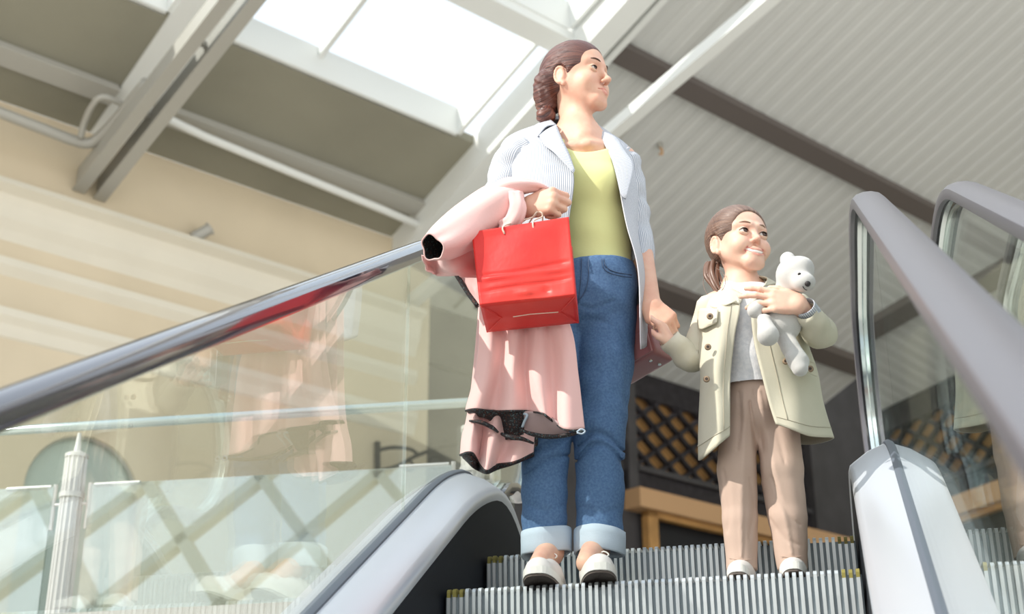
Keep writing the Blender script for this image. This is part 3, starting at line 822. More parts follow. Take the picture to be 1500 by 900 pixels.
def head_solid(g, h, child=False, smile=False):
    m = h.sc.mean(); E = lambda c, r, k, op='add', rot=None: g.ell(h.P(*c), np.array(r)*h.sc, k*m, op, h.R if rot is None else rot@h.R)
    C = lambda a, b, ra, rb, k, op='add': g.cone(h.P(*a), h.P(*b), ra*m, rb*m, k*m, op)
    E((0, -.014, .034), (.075, .094, .082), .01)
    if child:
        E((0, .020, -.022), (.060, .062, .070), .03)
        E((0, .040, .042), (.056, .036, .048), .03)
    else:
        E((0, .024, -.030), (.060, .060, .078), .03)
        E((0, .040, .040), (.056, .040, .048), .03)
    for s in (-1, 1):
        C((s*.050, .002, -.036), (s*.018, .066, -.090), .018, .014, .022)      # jaw
        E((s*.036, .058, -.036), (.026, .024, .028) if not child else (.026, .027, .028), .020)   # cheek
        C((s*.012, .084, .022), (s*.044, .066, .024), .009, .008, .014)        # brow ridge
        E((s*.0295, .094, .001), (.0165, .014, .0122), .010, 'cut')              # socket
        E((s*.0315, .0685, .000), (.0155, .0150, .0140) if not child else (.0168, .0160, .0152), .004)                 # lid mass
    C((-.010, .072, -.094), (.010, .072, -.094), .015, .015, .02)              # chin
    if child: E((0, .070, -.088), (.022, .018, .018), .015)
    nt_ = (.108, -.034) if not child else (.100, -.028)
    C((0, .080, .012), (0, nt_[0]-.004, nt_[1]+.004), .0075, .0085, .012)
    E((0, nt_[0], nt_[1]), (.0078, .0082, .0074), .008)
    for s in (-1, 1):
        E((s*.0100, nt_[0]-.012, nt_[1]-.003), (.0050, .0080, .0056), .007)
        E((s*.0065, nt_[0]-.005, nt_[1]-.0125), (.0036, .0050, .0035), .003, 'cut')
    # mouth
    w = .0235 if not smile else .031; up = .0035 if not smile else .010
    E((0, .082, -.066), (.026, .014, .018), .014)
    mz, my = -.0655, .0955
    if smile:
        P = [(-w, my-.018, mz+up), (-w*.5, my-.004, mz-.002), (0, my, mz-.004), (w*.5, my-.004, mz-.002), (w, my-.018, mz+up)]
        for a, b in zip(P[:-1], P[1:]): C((a[0], a[1]+.003, a[2]-.001), (b[0], b[1]+.003, b[2]-.001), .0064, .0064, .002, 'cut')
        up_l = [(x, y-.003, z+.0092) for x, y, z in P]; lo_l = [(x*.93, y-.002, z-.0088+.004*abs(x/w)) for x, y, z in P]
        for a, b in zip(up_l[:-1], up_l[1:]): C(a, b, .0020, .0020, .004)
        for a, b in zip(lo_l[:-1], lo_l[1:]): C(a, b, .0032, .0032, .004)
        for s in (-1, 1):
            C((s*.018, .086, -.046), (s*.034, .070, -.064), .002, .002, .010, 'cut')
            E((s*.035, .062, -.038), (.013, .014, .013), .020)
    else:
        P = [(-w, my-.014, mz+.001), (-w*.5, my-.003, mz), (0, my, mz-.001), (w*.5, my-.003, mz), (w, my-.014, mz+.001)]
        up_l = [(x, y-.002, z+.0050-.003*abs(x/w)) for x, y, z in P]; lo_l = [(x*.9, y-.003, z-.0060+.004*abs(x/w)) for x, y, z in P]
        for a, b in zip(up_l[:-1], up_l[1:]): C(a, b, .0038, .0038, .004)
        for a, b in zip(lo_l[:-1], lo_l[1:]): C(a, b, .0052, .0052, .004)
        for a, b in zip(P[:-1], P[1:]): C((a[0], a[1]+.004, a[2]), (b[0], b[1]+.004, b[2]), .0016, .0016, .002, 'cut')
    s_up, s_lo = up_l, lo_l
    # ears
    for s in (-1, 1):
        ez = -.012
        E((s*.073, -.010, ez), (.0085, .0165, .0265), .006)
        for a in range(10):
            t0, t1 = -2.2+a*.44, -2.2+(a+1)*.44
            q = lambda t: (s*(.0775+.003*cos(t)), -.010-.0150*cos(t+.2), ez+.003+.0245*sin(t+.2))
            C(q(t0), q(t1), .0036, .0036, .003)
        E((s*.0835, -.007, ez+.003), (.0050, .0080, .0125), .005, 'cut')
        E((s*.074, .000, ez-.026), (.0055, .0075, .008), .004)
    return up_l, lo_l, P
def lip_index(h, V, F, lips, lr=(.0038, .0052)):
    up_l, lo_l, P = lips; m = h.sc.mean(); best = np.full(len(V), 1.)
    near = np.linalg.norm(V-h.P(0, .09, -.066), axis=1) < .05
    X = V[near]; b = np.full(len(X), 1.)
    for L_, r in ((up_l, lr[0]), (lo_l, lr[1])):
        for a, c in zip(L_[:-1], L_[1:]): b = np.minimum(b, sd_cone(X, h.P(*a), h.P(*c), r*m, r*m))
    best[near] = b
    return np.clip((.0022-best)/.0022, 0, 1)
def face_parts(h, par, eye_mat=None, gaze=(0, 1, 0), child=False):
    m = h.sc.mean()
    for s in (-1, 1):
        c = h.P(s*.0312, .0712 if not child else .0718, .000); r = (.0141 if not child else .0156)*m
        gd = nrm(h.x*gaze[0]+h.f*gaze[1]+h.u*gaze[2])
        ex = nrm(np.cross(gd, h.u)); ey = np.cross(ex, gd)
        V = [c+gd*r]; F = []; fm = []; ns_, nr_ = 24, 12
        for i in range(1, nr_+1):
            t = i/nr_*1.45
            for j in range(ns_): a = 2*pi*j/ns_; V.append(c+r*(cos(t)*gd+sin(t)*(cos(a)*ex+sin(a)*ey)))
        for j in range(ns_): F.append((0, 1+j, 1+(j+1) % ns_)); fm.append(2)
        for i in range(1, nr_):
            for j in range(ns_):
                k = (j+1) % ns_; F.append((1+(i-1)*ns_+j, 1+i*ns_+j, 1+i*ns_+k, 1+(i-1)*ns_+k)); fm.append(2 if i < 2 else (1 if i < (6 if child else 5) else 0))
        mk('eye', V, F, None, par, True, mats=[MM['eyewhite'], MM['iris'], MM['pupil']], fm=fm)
        # upper lid and lash line
        R = r*1.07; sq = .80
        lid = [c+R*nrm(h.f*cos(t)*1.0+h.x*sin(t)*1.0+h.u*((.50 if child else .40)*cos(t*1.25)-.02)) for t in np.linspace(-1.2, 1.2, 13)]
        low = [c+R*nrm(h.f*cos(t)+h.x*sin(t)+h.u*(-.42*cos(t*1.3))) for t in np.linspace(-1.2, 1.2, 13)]
        # skin lids: patches of a slightly larger sphere
        for nm, edge, sg in (('upper_lid', lid, 1), ('lower_lid', low, -1)):
            rows = []
            for q in np.linspace(0, 1, 6):
                row = []
                for ei, e in enumerate(edge):
                    d = nrm(e-c); tgt = nrm(d+h.u*sg*1.0*q*(.45+.55*sin(pi*ei/(len(edge)-1)))); row.append(c+tgt*(R+.0006*m-.0006*q))
                rows.append(row)
            S = np.array(rows); sheet(nm, S, MM['skin_child' if child else 'skin'], par, .0016*m)
        mb = MB(); mb.tube([p+h.f*.0012 for p in lid], [.0001, .0002, .0006*m]+[.0013*m]*7+[.0006*m, .0002, .0001], 6); mb.build('lashes', MM['lash'], par, True)
        # brow
        bz = .022 if not child else .023
        B = [h.P(s*x, y, z) for x, y, z in [(.012, .0915, bz), (.022, .0915, bz+.004), (.034, .0850, bz+.0065), (.046, .0735, bz+.003), (.051, .067, bz-.002)]]
        mb = MB(); mb.tube(cr(B, 14), list(np.array([.0010]+[.0026]*9+[.0020, .0014, .001, .0005])*m*(.75 if child else 1)), 8); mb.build('eyebrow', MM['brow_child' if child else 'brow'], par, True)

FING = [(.028, .086, (.042, .025, .020), .0092), (.0095, .090, (.046, .029, .021), .0094), (-.0095, .085, (.042, .027, .021), .0090), (-.027, .077, (.033, .020, .018), .0080)]
def hand_solid(g, w, d, n, t, sc, curls, thumb, spread=0., k=.006, elbow=None, relw=.026):
    """w wrist, d finger direction, n palm normal, t thumb side; curls: 4x3 deg; thumb: list of 3 offsets (d,n,t) from the base"""
    d = nrm(d); n = nrm(n-d*(n@d)); t0 = np.cross(d, n); t = t0 if t0@t > 0 else -t0
    w = np.array(w, float); tips = []
    for i, (o, L, ph, r) in enumerate(FING):
        base = w+sc*(d*.012+t*o*.55); kn = w+sc*(d*L+t*o)
        g.cone(base, kn, .0125*sc, .0105*sc, k*sc*1.8)
        p = kn; ang = 0; dd = nrm(d+t*(o*spread)); q = []
        R = [r, r*.94, r*.86, r*.72]
        for j in range(3):
            ang += radians(curls[i][j]); v = cos(ang)*dd+sin(ang)*n
            p2 = p+v*ph[j]*sc; g.cone(p, p2, R[j]*sc, R[j+1]*sc, .0035*sc if j else k*sc); p = p2
        tips.append((p, v, -(-sin(ang)*dd+cos(ang)*n)))
    g.ell(w+sc*(d*.050+n*.004), np.array([.036, .046, .0135])*sc, .010*sc, 'add', np.array([t, d, n]))
    T = [w+sc*(d*.018+t*.022+n*.006)]
    for a, b, c in thumb: T.append(T[-1]+sc*(d*a+n*b+t*c))
    g.cone(T[0], T[1], .0150*sc, .0118*sc, .010*sc); g.cone(T[1], T[2], .0112*sc, .0102*sc, .004*sc); g.cone(T[2], T[3], .0102*sc, .0080*sc, .003*sc)
    if elbow is not None: g.cone(w+d*.015*sc, elbow, relw*sc, .036*sc, .012*sc, 'add', (n, .8))
    return tips, T
def nail(p, v, nn, r, par):
    """small nail plate on a finger tip"""
    x = np.cross(v, nn); rows = []
    for a in np.linspace(-.8, .8, 5):
        rows.append([p+v*(r*.9*b)+(nn*cos(a)+x*sin(a))*(r*1.03-abs(b-.2)*r*.12) for b in np.linspace(-.7, .75, 5)])
    sheet('fingernail', np.array(rows), MM['nail'], par, .0008)
# ================================================================== WOMAN
MM['denim'] = mat('blue_denim', s2l(90, 124, 164), .85, 0, noise=(170, .3, s2l(74, 105, 146)), bump=(220, .25), bd=.002)
MM['denim_in'] = mat('pale_denim_inside', s2l(190, 206, 220), .85, 0, bump=(220, .3), bd=.002)
MM['seam'] = mat('denim_stitching', s2l(70, 92, 124), .8)
MM['yellow_top'] = mat('pale_yellow_knit', s2l(228, 228, 160), .8, 0, bump=(90, .15), bd=.002, sheen=.2)
MM['jlin'] = mat('jacket_lining', s2l(120, 112, 112), .8)
MM['shoe'] = mat('white_canvas_shoe', s2l(226, 222, 218), .6); MM['sole'] = mat('dark_outsole', s2l(110, 100, 94), .8, bump=(40, .6))
MM['midsole'] = mat('white_rubber', s2l(240, 238, 232), .45)
def striped(name, c1, c2, scale, rough=.8, tw=.5):
    m = mat(name, c1, rough, 0); nt = m.node_tree; b = nt.nodes['Principled BSDF']
    uv = nt.nodes.new('ShaderNodeTexCoord'); wv = nt.nodes.new('ShaderNodeTexWave'); wv.inputs['Scale'].default_value = scale; wv.bands_direction = 'X'
    wv.inputs['Distortion'].default_value = .6; wv.inputs['Detail'].default_value = 1
    rp_ = nt.nodes.new('ShaderNodeValToRGB'); rp_.color_ramp.elements[0].position = tw-.12; rp_.color_ramp.elements[1].position = tw+.12
    rp_.color_ramp.elements[0].color = (*c2, 1); rp_.color_ramp.elements[1].color = (*c1, 1)
    nt.links.new(uv.outputs['UV'], wv.inputs['Vector']); nt.links.new(wv.outputs['Fac'], rp_.inputs['Fac']); nt.links.new(rp_.outputs['Color'], b.inputs['Base Color'])
    bp = nt.nodes.new('ShaderNodeBump'); bp.inputs['Strength'].default_value = .4; bp.inputs['Distance'].default_value = .002
    nt.links.new(wv.outputs['Fac'], bp.inputs['Height']); nt.links.new(bp.outputs['Normal'], b.inputs['Normal']); return m
MM['seer'] = striped('striped_seersucker', s2l(222, 224, 229), s2l(158, 166, 180), 60)

woman = empty('person', (-.17, .15, 0))
tag(woman, 'woman in striped jacket, yellow top and cuffed jeans, pink coat over her arm', 'person')
H = Head(at(845, 120, .22), 67, 1, 0, (1.0, 1.02, 1.07))
neck = at(846, 203, .23)
body = Grid((-.62, -.22, .0), (.22, .48, 1.78), .006, [(2, 1.34, 1.78, .0024), (0, -.34, -.02, .0024), (1, .02, .36, .0024),
    (2, .86, 1.20, .0026), (1, -.22, .02, .0032), (0, -.02, .22, .0030)])
lips = head_solid(body, H)
# neck, shoulders, torso
body.cone(H.P(0, -.028, -.050), neck, .040, .046, .02); body.cone(H.P(0, .0, -.075), at(856, 200, .17), .028, .028, .03)
shR, shL = at(757, 226, .17), at(915, 232, .29)
body.cone(neck-Z3*.01, shR, .046, .034, .05); body.cone(neck-Z3*.01, shL, .044, .030, .05)
body.chain([neck-Z3*.03, at(850, 262, .23), at(858, 345, .23), at(856, 400, .22)], [.06, .108, .088, .092], .06, flat=((.2, 1, 0), .78))
for s in (-1, 1):   # clavicles and the neck tendon of the turned head
    body.cone(at(859, 211, .135)+np.array([s*.01, 0, 0]), (shR if s < 0 else shL)+Z3*.012+np.array([0, -.020, -.01]), .006, .006, .03)
body.cone(at(856, 415, .22), at(853, 435, .21), .10, .10, .05, flat=((.2, 1, 0), .8))
# arms
elR, wrR = at(722, 338, .10), at(767, 306, -.14)
body.chain([shR, elR], [.034, .032], .02); 
elL, wrL = at(934, 335, .32), at(950, 443, .17)
body.chain([shL, elL], [.030, .031], .02)
tipsR, TR_ = hand_solid(body, wrR, np.array([.93, -.30, .02]), np.array([.2, 1, -.1]), Z3, 1.0,
    [(62, 88, 60), (66, 92, 60), (70, 92, 60), (72, 92, 60)], [(.030, .010, .020), (.030, .014, -.006), (.018, .018, -.010)], elbow=elR)
dL = nrm(np.array([.60, -.15, -.78]))
tipsL, TL_ = hand_solid(body, wrL, dL, np.array([-.30, .90, -.30]), np.array([-1, -.2, -.5]), .96,
    [(30, 62, 50), (34, 66, 50), (38, 68, 50), (42, 70, 50)], [(.030, .004, .012), (.032, -.002, -.004), (.026, .004, -.006)], elbow=elL)
# legs
hipR, hipL = at(815, 440, .20), at(884, 440, .23)
knR, knL = at(803, 630, .16), at(878, 630, .18); anR, anL = at(805, 812, .17), at(872, 809, .19)
for a, b, c in ((hipR, knR, anR), (hipL, knL, anL)):
    body.chain([a, b, c], [.060, .048, .0335], .03); body.cone(c+Z3*.01, c+np.array([0, -.13, -.055]), .034, .026, .02)
V, F = body.mesh(); V = relax(V, F, 1, .4)
wb_ = fmesh('body', V, F, MM['skin'], woman); set_lip(wb_, lip_index(H, V, F, lips))
tag(wb_, 'bare skin of face, neck, hands and ankles')
face_parts(H, wb_, gaze=(-.15, 1, .12))
for (p, v, nn), (_, _, _, r) in zip(tipsR, FING): pass
for (p, v, nn), (_, _, _, r) in zip(tipsL, FING): nail(p, v, nn, r*.72, wb_)
nail(TL_[3], nrm(TL_[3]-TL_[2]), nrm(np.cross(nrm(TL_[3]-TL_[2]), np.cross(np.array([-.30, .90, -.30]), nrm(TL_[3]-TL_[2]))))*-1, .0078, wb_)

# ------------------------------------------------------------------ hair
def strands(h, root, path_fn, n, seed, mt, par, name='hair_strand', r=.0012):
    pass
hg = Grid(H.O-np.array([.17, .17, .17]), H.O+np.array([.17, .17, .17]), .0026)
hg.ell(H.P(0, -.016, .037), np.array([.085, .104, .092])*H.sc, .0, 'add', H.R)
hg.ell(H.P(0, .104, -.006), np.array([.068, .080, .080])*H.sc, .006, 'cut', H.R)
hg.half(H.P(0, .0, -.052), -H.u*.9+H.f*.3, .012)
for s in (-1, 1):
    hg.ell(H.P(s*.084, -.008, -.012), np.array([.024, .024, .034])*H.sc, .006, 'cut', H.R)
    hg.ell(H.P(s*.075, .050, -.030), np.array([.028, .040, .040])*H.sc, .010, 'cut', H.R)
# swept-back roll and braided knot at the nape
roll = [H.P(.056, -.045, .020), H.P(.058, -.070, -.005), H.P(.048, -.082, -.036), H.P(.042, -.080, -.062)]
hg.chain(roll, [.026, .034, .034, .024], .014)
hg.chain([H.P(.0, -.085, .020), H.P(.01, -.092, -.03), H.P(.03, -.088, -.065)], [.040, .040, .028], .02)
hg.chain([H.P(.052, -.02, .035), H.P(.066, -.05, .030), H.P(.066, -.080, .012)], [.014, .016, .014], .008)
bunc = H.P(.046, -.082, -.100)
hg.ell(bunc, (.030, .028, .024), .004); hg.ell(bunc+H.x*.012+H.u*.002, (.020, .020, .018), .003)
hg.ell(H.P(.075, -.10, -.10), (.010, .008, .008), .004, 'cut')
def braid(X, Y, Z):
    x = (X-H.O[0])*H.x[0]+(Y-H.O[1])*H.x[1]+(Z-H.O[2])*H.x[2]; y = (X-H.O[0])*H.f[0]+(Y-H.O[1])*H.f[1]+(Z-H.O[2])*H.f[2]; z = (X-H.O[0])*H.u[0]+(Y-H.O[1])*H.u[1]+(Z-H.O[2])*H.u[2]
    back = np.clip((-.03-y)/.03, 0, 1)*np.clip((.045-z)/.03, 0, 1)
    fine = .0011*np.sin(420*z+190*np.abs(x)-60*y+2*np.sin(60*y))
    return (1-back)*.0007*np.sin(300*(z-.55*y)+90*x+3*np.sin(40*x))*np.clip((.035-y)/.03, 0, 1)+back*(.0018*np.sin(120*z+160*y+2.5*np.sin(70*x+40*z))+fine*.7)
hg.disp(braid)
V, F = hg.mesh(); V = relax(V, F, 2, .4)
hr = fmesh('hair', V, F, MM['hair'], wb_, uv=strand_uv(H, V)); tag(hr, 'auburn hair combed back into a low braided knot')

# ------------------------------------------------------------------ yellow top
tg = Grid((-.45, .0, .90), (.12, .42, 1.45), .0045)
tg.chain([neck-Z3*.05, at(850, 262, .23), at(860, 345, .23), at(866, 400, .225)], [.078, .130, .112, .120], .06, flat=((.2, 1, 0), .80))
for s, px in ((-1, 838), (1, 882)): tg.ell(at(px, 268, .15), (.045, .040, .05), .05)
tg.half(at(870, 384, .11), np.array([.04, .12, -1]), .004)
tg.ell(at(860, 192, .12), (.075, .10, .062), .012, 'cut')
tg.half(at(850, 205, .2), np.array([0, 0, 1]), .01)
tg.disp(lambda X, Y, Z: .0022*np.sin(38*X+14*Z+2*np.sin(9*Z))*np.clip((1.28-Z)/.2, 0, 1)+.0012*np.sin(70*Z+20*X))
V, F = tg.mesh(); V = relax(V, F, 2)
tp = fmesh('top', V, F, MM['yellow_top'], woman); tag(tp, 'pale yellow scoop-neck top')
m = MB(); 
hem = [at(x, y, .075) for x, y in [(834, 373), (850, 375), (870, 378), (890, 382), (905, 385), (919, 389)]]

# ------------------------------------------------------------------ jeans
jg = Grid((-.45, -.02, .05), (.14, .42, 1.04), .0042)
jw = [at(858, 378, .225), at(853, 415, .21), at(852, 440, .21)]
jg.chain(jw, [.118, .150, .150], .04, flat=((.15, 1, 0), .74))
legs = [([hipR-Z3*.02, at(808, 530, .18), knR-np.array([.004,0,0]), at(797, 720, .165), at(798, 792, .175)], [.098, .082, .067, .059, .058]),
        ([hipL-Z3*.02, at(884, 530, .21), knL, at(879, 720, .185), at(878, 790, .195)], [.094, .082, .069, .062, .060])]
for P, R in legs: jg.chain(P, R, .010)
jg.half(at(870, 374, .10), np.array([-.1, 0, 1]), .003)
jg.half(at(799, 800, .17), np.array([0, 0, -1]), .002)
def denimfold(X, Y, Z):
    d = .0010*np.sin(46*Z+16*X+3*np.sin(13*X+4*Z))
    kn = np.exp(-((Z-.50)/.09)**2)*.0016*np.sin(88*Z-24*X+2*np.sin(30*X+9*Y)); lo = np.exp(-((Z-.20)/.08)**2)*.0014*np.sin(95*Z+30*X*1.3+1.5*np.sin(25*X))
    cr_ = np.exp(-((Z-.80)/.07)**2)*.0016*np.sin(80*Z+45*np.abs(X+.17))
    return d+kn+lo+cr_
jg.disp(denimfold)
jg.disp(creases([([(762, 672), (785, 658), (808, 652), (832, 640)], .011, 6), ([(770, 694), (795, 676), (833, 668)], .008, 5), ([(768, 660), (800, 642), (828, 630)], -.006, 6),
    ([(845, 676), (862, 656), (884, 650), (905, 668), (915, 688)], .011, 6), ([(846, 655), (866, 636), (890, 640), (913, 662)], .009, 5), ([(848, 664), (868, 646), (893, 652), (912, 672)], -.006, 4),
    ([(850, 448), (872, 452), (900, 440)], .004, 5), ([(848, 470), (870, 468), (895, 476)], .003, 5), ([(905, 470), (918, 520), (915, 600)], .003, 5),
    ([(770, 740), (800, 748), (826, 740)], .0022, 5), ([(850, 742), (880, 752), (908, 744)], .0022, 5), ([(884, 520), (880, 600), (870, 640)], -.0025, 9)]))
V, F = jg.mesh(); V = relax(V, F, 1)
jn = fmesh('jeans', V, F, MM['denim'], woman); tag(jn, 'blue denim jeans')
def surf_y(g, px, py, off=-.002):
    """front surface of a solid along a sight line (where the seam lies on the cloth)"""
    d = ray(px, py); 
    for t in np.arange(3.0, 4.6, .002):
        p = CAM+d*t; i = [int(np.searchsorted(g.ax[k], p[k])) for k in range(3)]
        if all(0 < i[k] < g.n[k] for k in range(3)) and g.d[i[0], i[1], i[2]] < 0: return p+d*off
    return CAM+d*3.75
def seam(name, g, P, n, r, mt, par, off=-.001):
    q = cr([(a, b, 0) for a, b in P], n); m = MB(); m.tube([surf_y(g, a, b, off) for a, b, _ in q], r, 6); return m.build(name, mt, par, True)
seam('pocket_seam', jg, [(884, 379), (888, 391), (900, 398), (925, 403)], 16, .0016, MM['seam'], jn)
seam('pocket_seam', jg, [(881, 379), (885, 394), (899, 402), (925, 407)], 16, .0012, MM['seam'], jn)
seam('fly_seam', jg, [(862, 378), (862, 405), (858, 425), (848, 440)], 16, .0016, MM['seam'], jn)
seam('fly_seam', jg, [(852, 378), (851, 410), (847, 445)], 14, .0014, MM['seam'], jn)
for cx, ty, by, Y, r0, tl in ((799, 779, 814, .175, .0625, .006), (878.5, 777, 812, .195, .0635, -.004)):
    c1 = at(cx, ty, Y); c0 = at(cx, by, Y); rows = []
    for q, rr in ((0, .97), (.03, 1.03), (.3, 1.04), (.6, 1.03), (.95, 1.03), (1.0, 1.0), (.97, .95), (.6, .93)):
        c = c1+(c0-c1)*q; row = []
        for j in range(40):
            a = 2*pi*j/40; rad = r0*rr*(1+.02*sin(3*a+cx)+.012*sin(7*a))
            row.append(c+np.array([rad*cos(a), rad*.98*sin(a), tl*cos(a)+.003*sin(2*a+cx)]))
        rows.append(row)
    S = np.array(rows); c_ = sheet('cuff', S[:, ::-1], MM['denim_in'], jn, .003, closed=True); tag(c_, 'pale turned-up cuff')

# ------------------------------------------------------------------ shoes
def shoe(name, an, toe, par, sc=1.0, mt=None, bow=True, hh=1.0):
    an = np.array(an); toe = np.array(toe); d = toe-an; d[2] = 0; L = np.linalg.norm(d); d = d/L; x = np.array([-d[1], d[0], 0])
    heel = an-d*.055*sc; base = lambda s, o, z: np.array([heel[0], heel[1], 0])+d*s+x*o+Z3*z
    T = L+.055*sc; z0 = toe[2]
    g = Grid(np.minimum(heel, toe)-.09, np.maximum(heel, toe)+.12, .003)
    g.lo[2] = -.02
    g = Grid((min(heel[0], toe[0])-.08, min(heel[1], toe[1])-.08, -.02), (max(heel[0], toe[0])+.08, max(heel[1], toe[1])+.08, .15), .003)
    w = .036*sc
    g.cone(base(.035*sc, 0, .030*hh), base(T*.55, 0, .032*hh), .032*sc, .036*sc, .01); g.cone(base(T*.55, 0, .032*hh), base(T-.038*sc, 0, .024*hh), .036*sc, .033*sc, .02)
    g.cone(base(.04*sc, 0, .04*hh), base(.045*sc, 0, .062*sc*hh), .030*sc, .028*sc, .02)
    g.cone(base(T*.35, 0, .044*hh), base(T*.62, 0, .036*hh), .030*sc, .028*sc, .03)
    g.half(base(0, 0, .012), -Z3, .002)
    g.ell(base(.050*sc, 0, .088*sc*hh), (.026*sc, .026*sc, .034*sc), .006, 'cut')
    V, F = g.mesh(); V = relax(V, F, 1)
    V[:, 2] += np.clip(((V-heel)@d-T*.68)/(T*.32), 0, 1)**2*.010
    o = fmesh('shoe', V, F, mt or MM['shoe'], par)
    out = []
    for i in range(40):
        a = 2*pi*i/40; s = cos(a); s_ = T/2+T/2*1.01*np.sign(s)*abs(s)**.75; ww = (.040+.005*s)*sc*np.sign(sin(a))*abs(sin(a))**.65
        out.append((s_, ww))
    for nm, za, zb, gr, mt_ in (('midsole', .006, .024, 1.0, MM['midsole']), ('outsole', .0, .006, .97, MM['sole'])):
        v = []
        for z in (za, zb):
            for s_, ww in out:
                lift = max(0, (s_-T*.68)/(T*.32))**2*.011; v.append(base(T/2+(s_-T/2)*gr, ww*gr, z+lift))
        n = len(out); f = [tuple(range(n))[::-1], tuple(range(n, 2*n))]+[(i, (i+1) % n, n+(i+1) % n, n+i) for i in range(n)]
        mk(nm, v, f, mt_, o)
    if bow:
        m = MB()
        for q in range(4):
            s_ = T*.50+q*.018*sc; zz = .078-.007*q
            m.tube([base(s_, -.018, zz-.006), base(s_+.004, 0, zz), base(s_, .018, zz-.006)], .0022, 6)
        c = base(T*.44, 0, .083)
        for s in (-1, 1):
            m.tube(cr([c, c+x*s*.016+Z3*.012+d*.01, c+x*s*.030+Z3*.004+d*.012, c+x*s*.018-Z3*.004+d*.014, c], 12), .002, 6)
            m.tube(cr([c, c+x*s*.012+d*.018, c+x*s*.022+d*.034-Z3*.006], 8), .002, 6)
        m.build('shoelace', MM['midsole'], o, True)
    return o
shoe('shoe', anR, at(786, 860, -.045), woman, 1.08); shoe('shoe', anL, at(880, 858, -.045), woman, 1.08)

# ------------------------------------------------------------------ striped jacket
r0 = [(814, 184, .165), (806, 178, .20), (804, 176, .25), (818, 174, .31), (843, 176, .33), (864, 181, .325), (874, 187, .30), (879, 192, .26), (882, 198, .22)]
r1 = [(829, 226, .105), (793, 207, .13), (743, 208, .175), (752, 202, .29), (845, 193, .35), (908, 208, .385), (931, 227, .335), (914, 213, .25), (896, 222, .17)]
r2 = [(841, 262, .065), (793, 258, .055), (741, 262, .14), (748, 255, .29), (845, 250, .37), (912, 258, .40), (934, 264, .33), (926, 264, .22), (905, 264, .12)]
r3 = [(833, 330, .06), (795, 335, .05), (752, 340, .13), (762, 335, .29), (850, 330, .36), (912, 330, .385), (935, 335, .315), (932, 336, .21), (918, 330, .115)]
r4 = [(829, 400, .05), (795, 405, .05), (750, 405, .14), (762, 400, .30), (850, 400, .37), (918, 400, .38), (943, 402, .30), (945, 406, .2), (935, 400, .125)]
r5 = [(827, 470, .05), (795, 478, .05), (752, 480, .14), (765, 470, .30), (850, 470, .38), (924, 480, .385), (947, 492, .30), (947, 508, .2), (939, 512, .13)]
S = grid_surf([pts(r) for r in (r0, r1, r2, r3, r4, r5)], 90, 70)
S = wrinkle(S, .003, 26, 12, 3, lambda u, v: np.clip(v*3-.4, 0, 1))
jk = sheet('jacket', S, None, woman, .003, mats=[MM['seer'], MM['jlin']]); tag(jk, 'white and blue-grey striped seersucker jacket, open')
def tubesheet(name, C, R, mt, par, nseg=28, n=30, th=.0025, amp=.003, seed=1, mats=None, flat=.9, lng=False):
    C = cr(pts(C) if len(C[0]) == 3 and abs(C[0][0]) > 5 else C, n); R = np.interp(np.linspace(0, 1, n), np.linspace(0, 1, len(R)), R)
    v, _ = tube_geo(C, list(R), nseg, False, 1, flat); S = np.array(v).reshape(n, nseg, 3)
    nn = surf_normals(S, True); rr = np.random.RandomState(seed); a, b = rr.uniform(0, 6, 2)
    i, j = np.meshgrid(np.arange(n), np.arange(nseg), indexing='ij')
    if lng: S = S+nn*(amp*(np.sin(2*pi*3*j/nseg+i/n*3+a)+.8*np.sin(2*pi*5*j/nseg-i/n*4+b)+.5*np.sin(i/n*9+b)))[:, :, None]
    else: S = S+nn*(amp*(np.sin(i/n*30+2*np.sin(2*pi*j/nseg+a))+.6*np.sin(i/n*47+3*np.sin(2*pi*j/nseg+b))))[:, :, None]
    return sheet(name, S, mt, par, th, closed=True, mats=mats)
tubesheet('sleeve', [(770, 226, .19), (752, 236, .175), (741, 265, .16), (732, 300, .13), (724, 330, .10), (738, 330, .05)], [.060, .064, .058, .056, .056, .050], MM['seer'], jk, amp=.003, seed=2)
tubesheet('sleeve', [(905, 232, .29), (915, 246, .30), (924, 290, .315), (932, 335, .315), (941, 392, .27)], [.050, .054, .050, .046, .043], MM['seer'], jk, amp=.003, seed=4)
def patch(name, rows, mt, par, nu=20, nv=14, th=.003, off=None, mats=None, amp=0, flip=False):
    S = grid_surf([pts(r) for r in rows], nu, nv)
    if amp: S = wrinkle(S, amp, 9, 7, 5)
    return sheet(name, S, mt, par, th, mats=mats, flip=flip)
patch('lapel', [[(815, 183, .150), (824, 205, .115), (834, 226, .085), (842, 250, .055)], [(801, 190, .140), (808, 210, .105), (820, 224, .075), (841, 252, .050)], [(790, 199, .135), (797, 212, .100), (812, 224, .072), (840, 254, .048)]], MM['seer'], jk, 20, 8)
patch('lapel', [[(872, 190, .215), (886, 213, .165), (898, 240, .13), (909, 285, .100)], [(893, 196, .20), (905, 214, .165), (915, 242, .135), (913, 290, .100)], [(907, 205, .20), (916, 222, .165), (929, 245, .145), (917, 292, .102)]], MM['seer'], jk, 20, 8)
patch('collar', [[(815, 183, .155), (807, 176, .20), (805, 173, .26), (822, 170, .325), (845, 172, .345), (868, 178, .335), (877, 186, .30), (873, 190, .235)],
                 [(800, 186, .142), (790, 182, .20), (788, 182, .27), (808, 180, .345), (845, 182, .370), (880, 189, .355), (895, 196, .30), (893, 200, .225)],
                 [(788, 201, .138), (779, 192, .20), (778, 190, .28), (800, 190, .355), (845, 192, .382), (888, 199, .365), (905, 205, .30), (908, 212, .205)]], MM['seer'], jk, 50, 8)
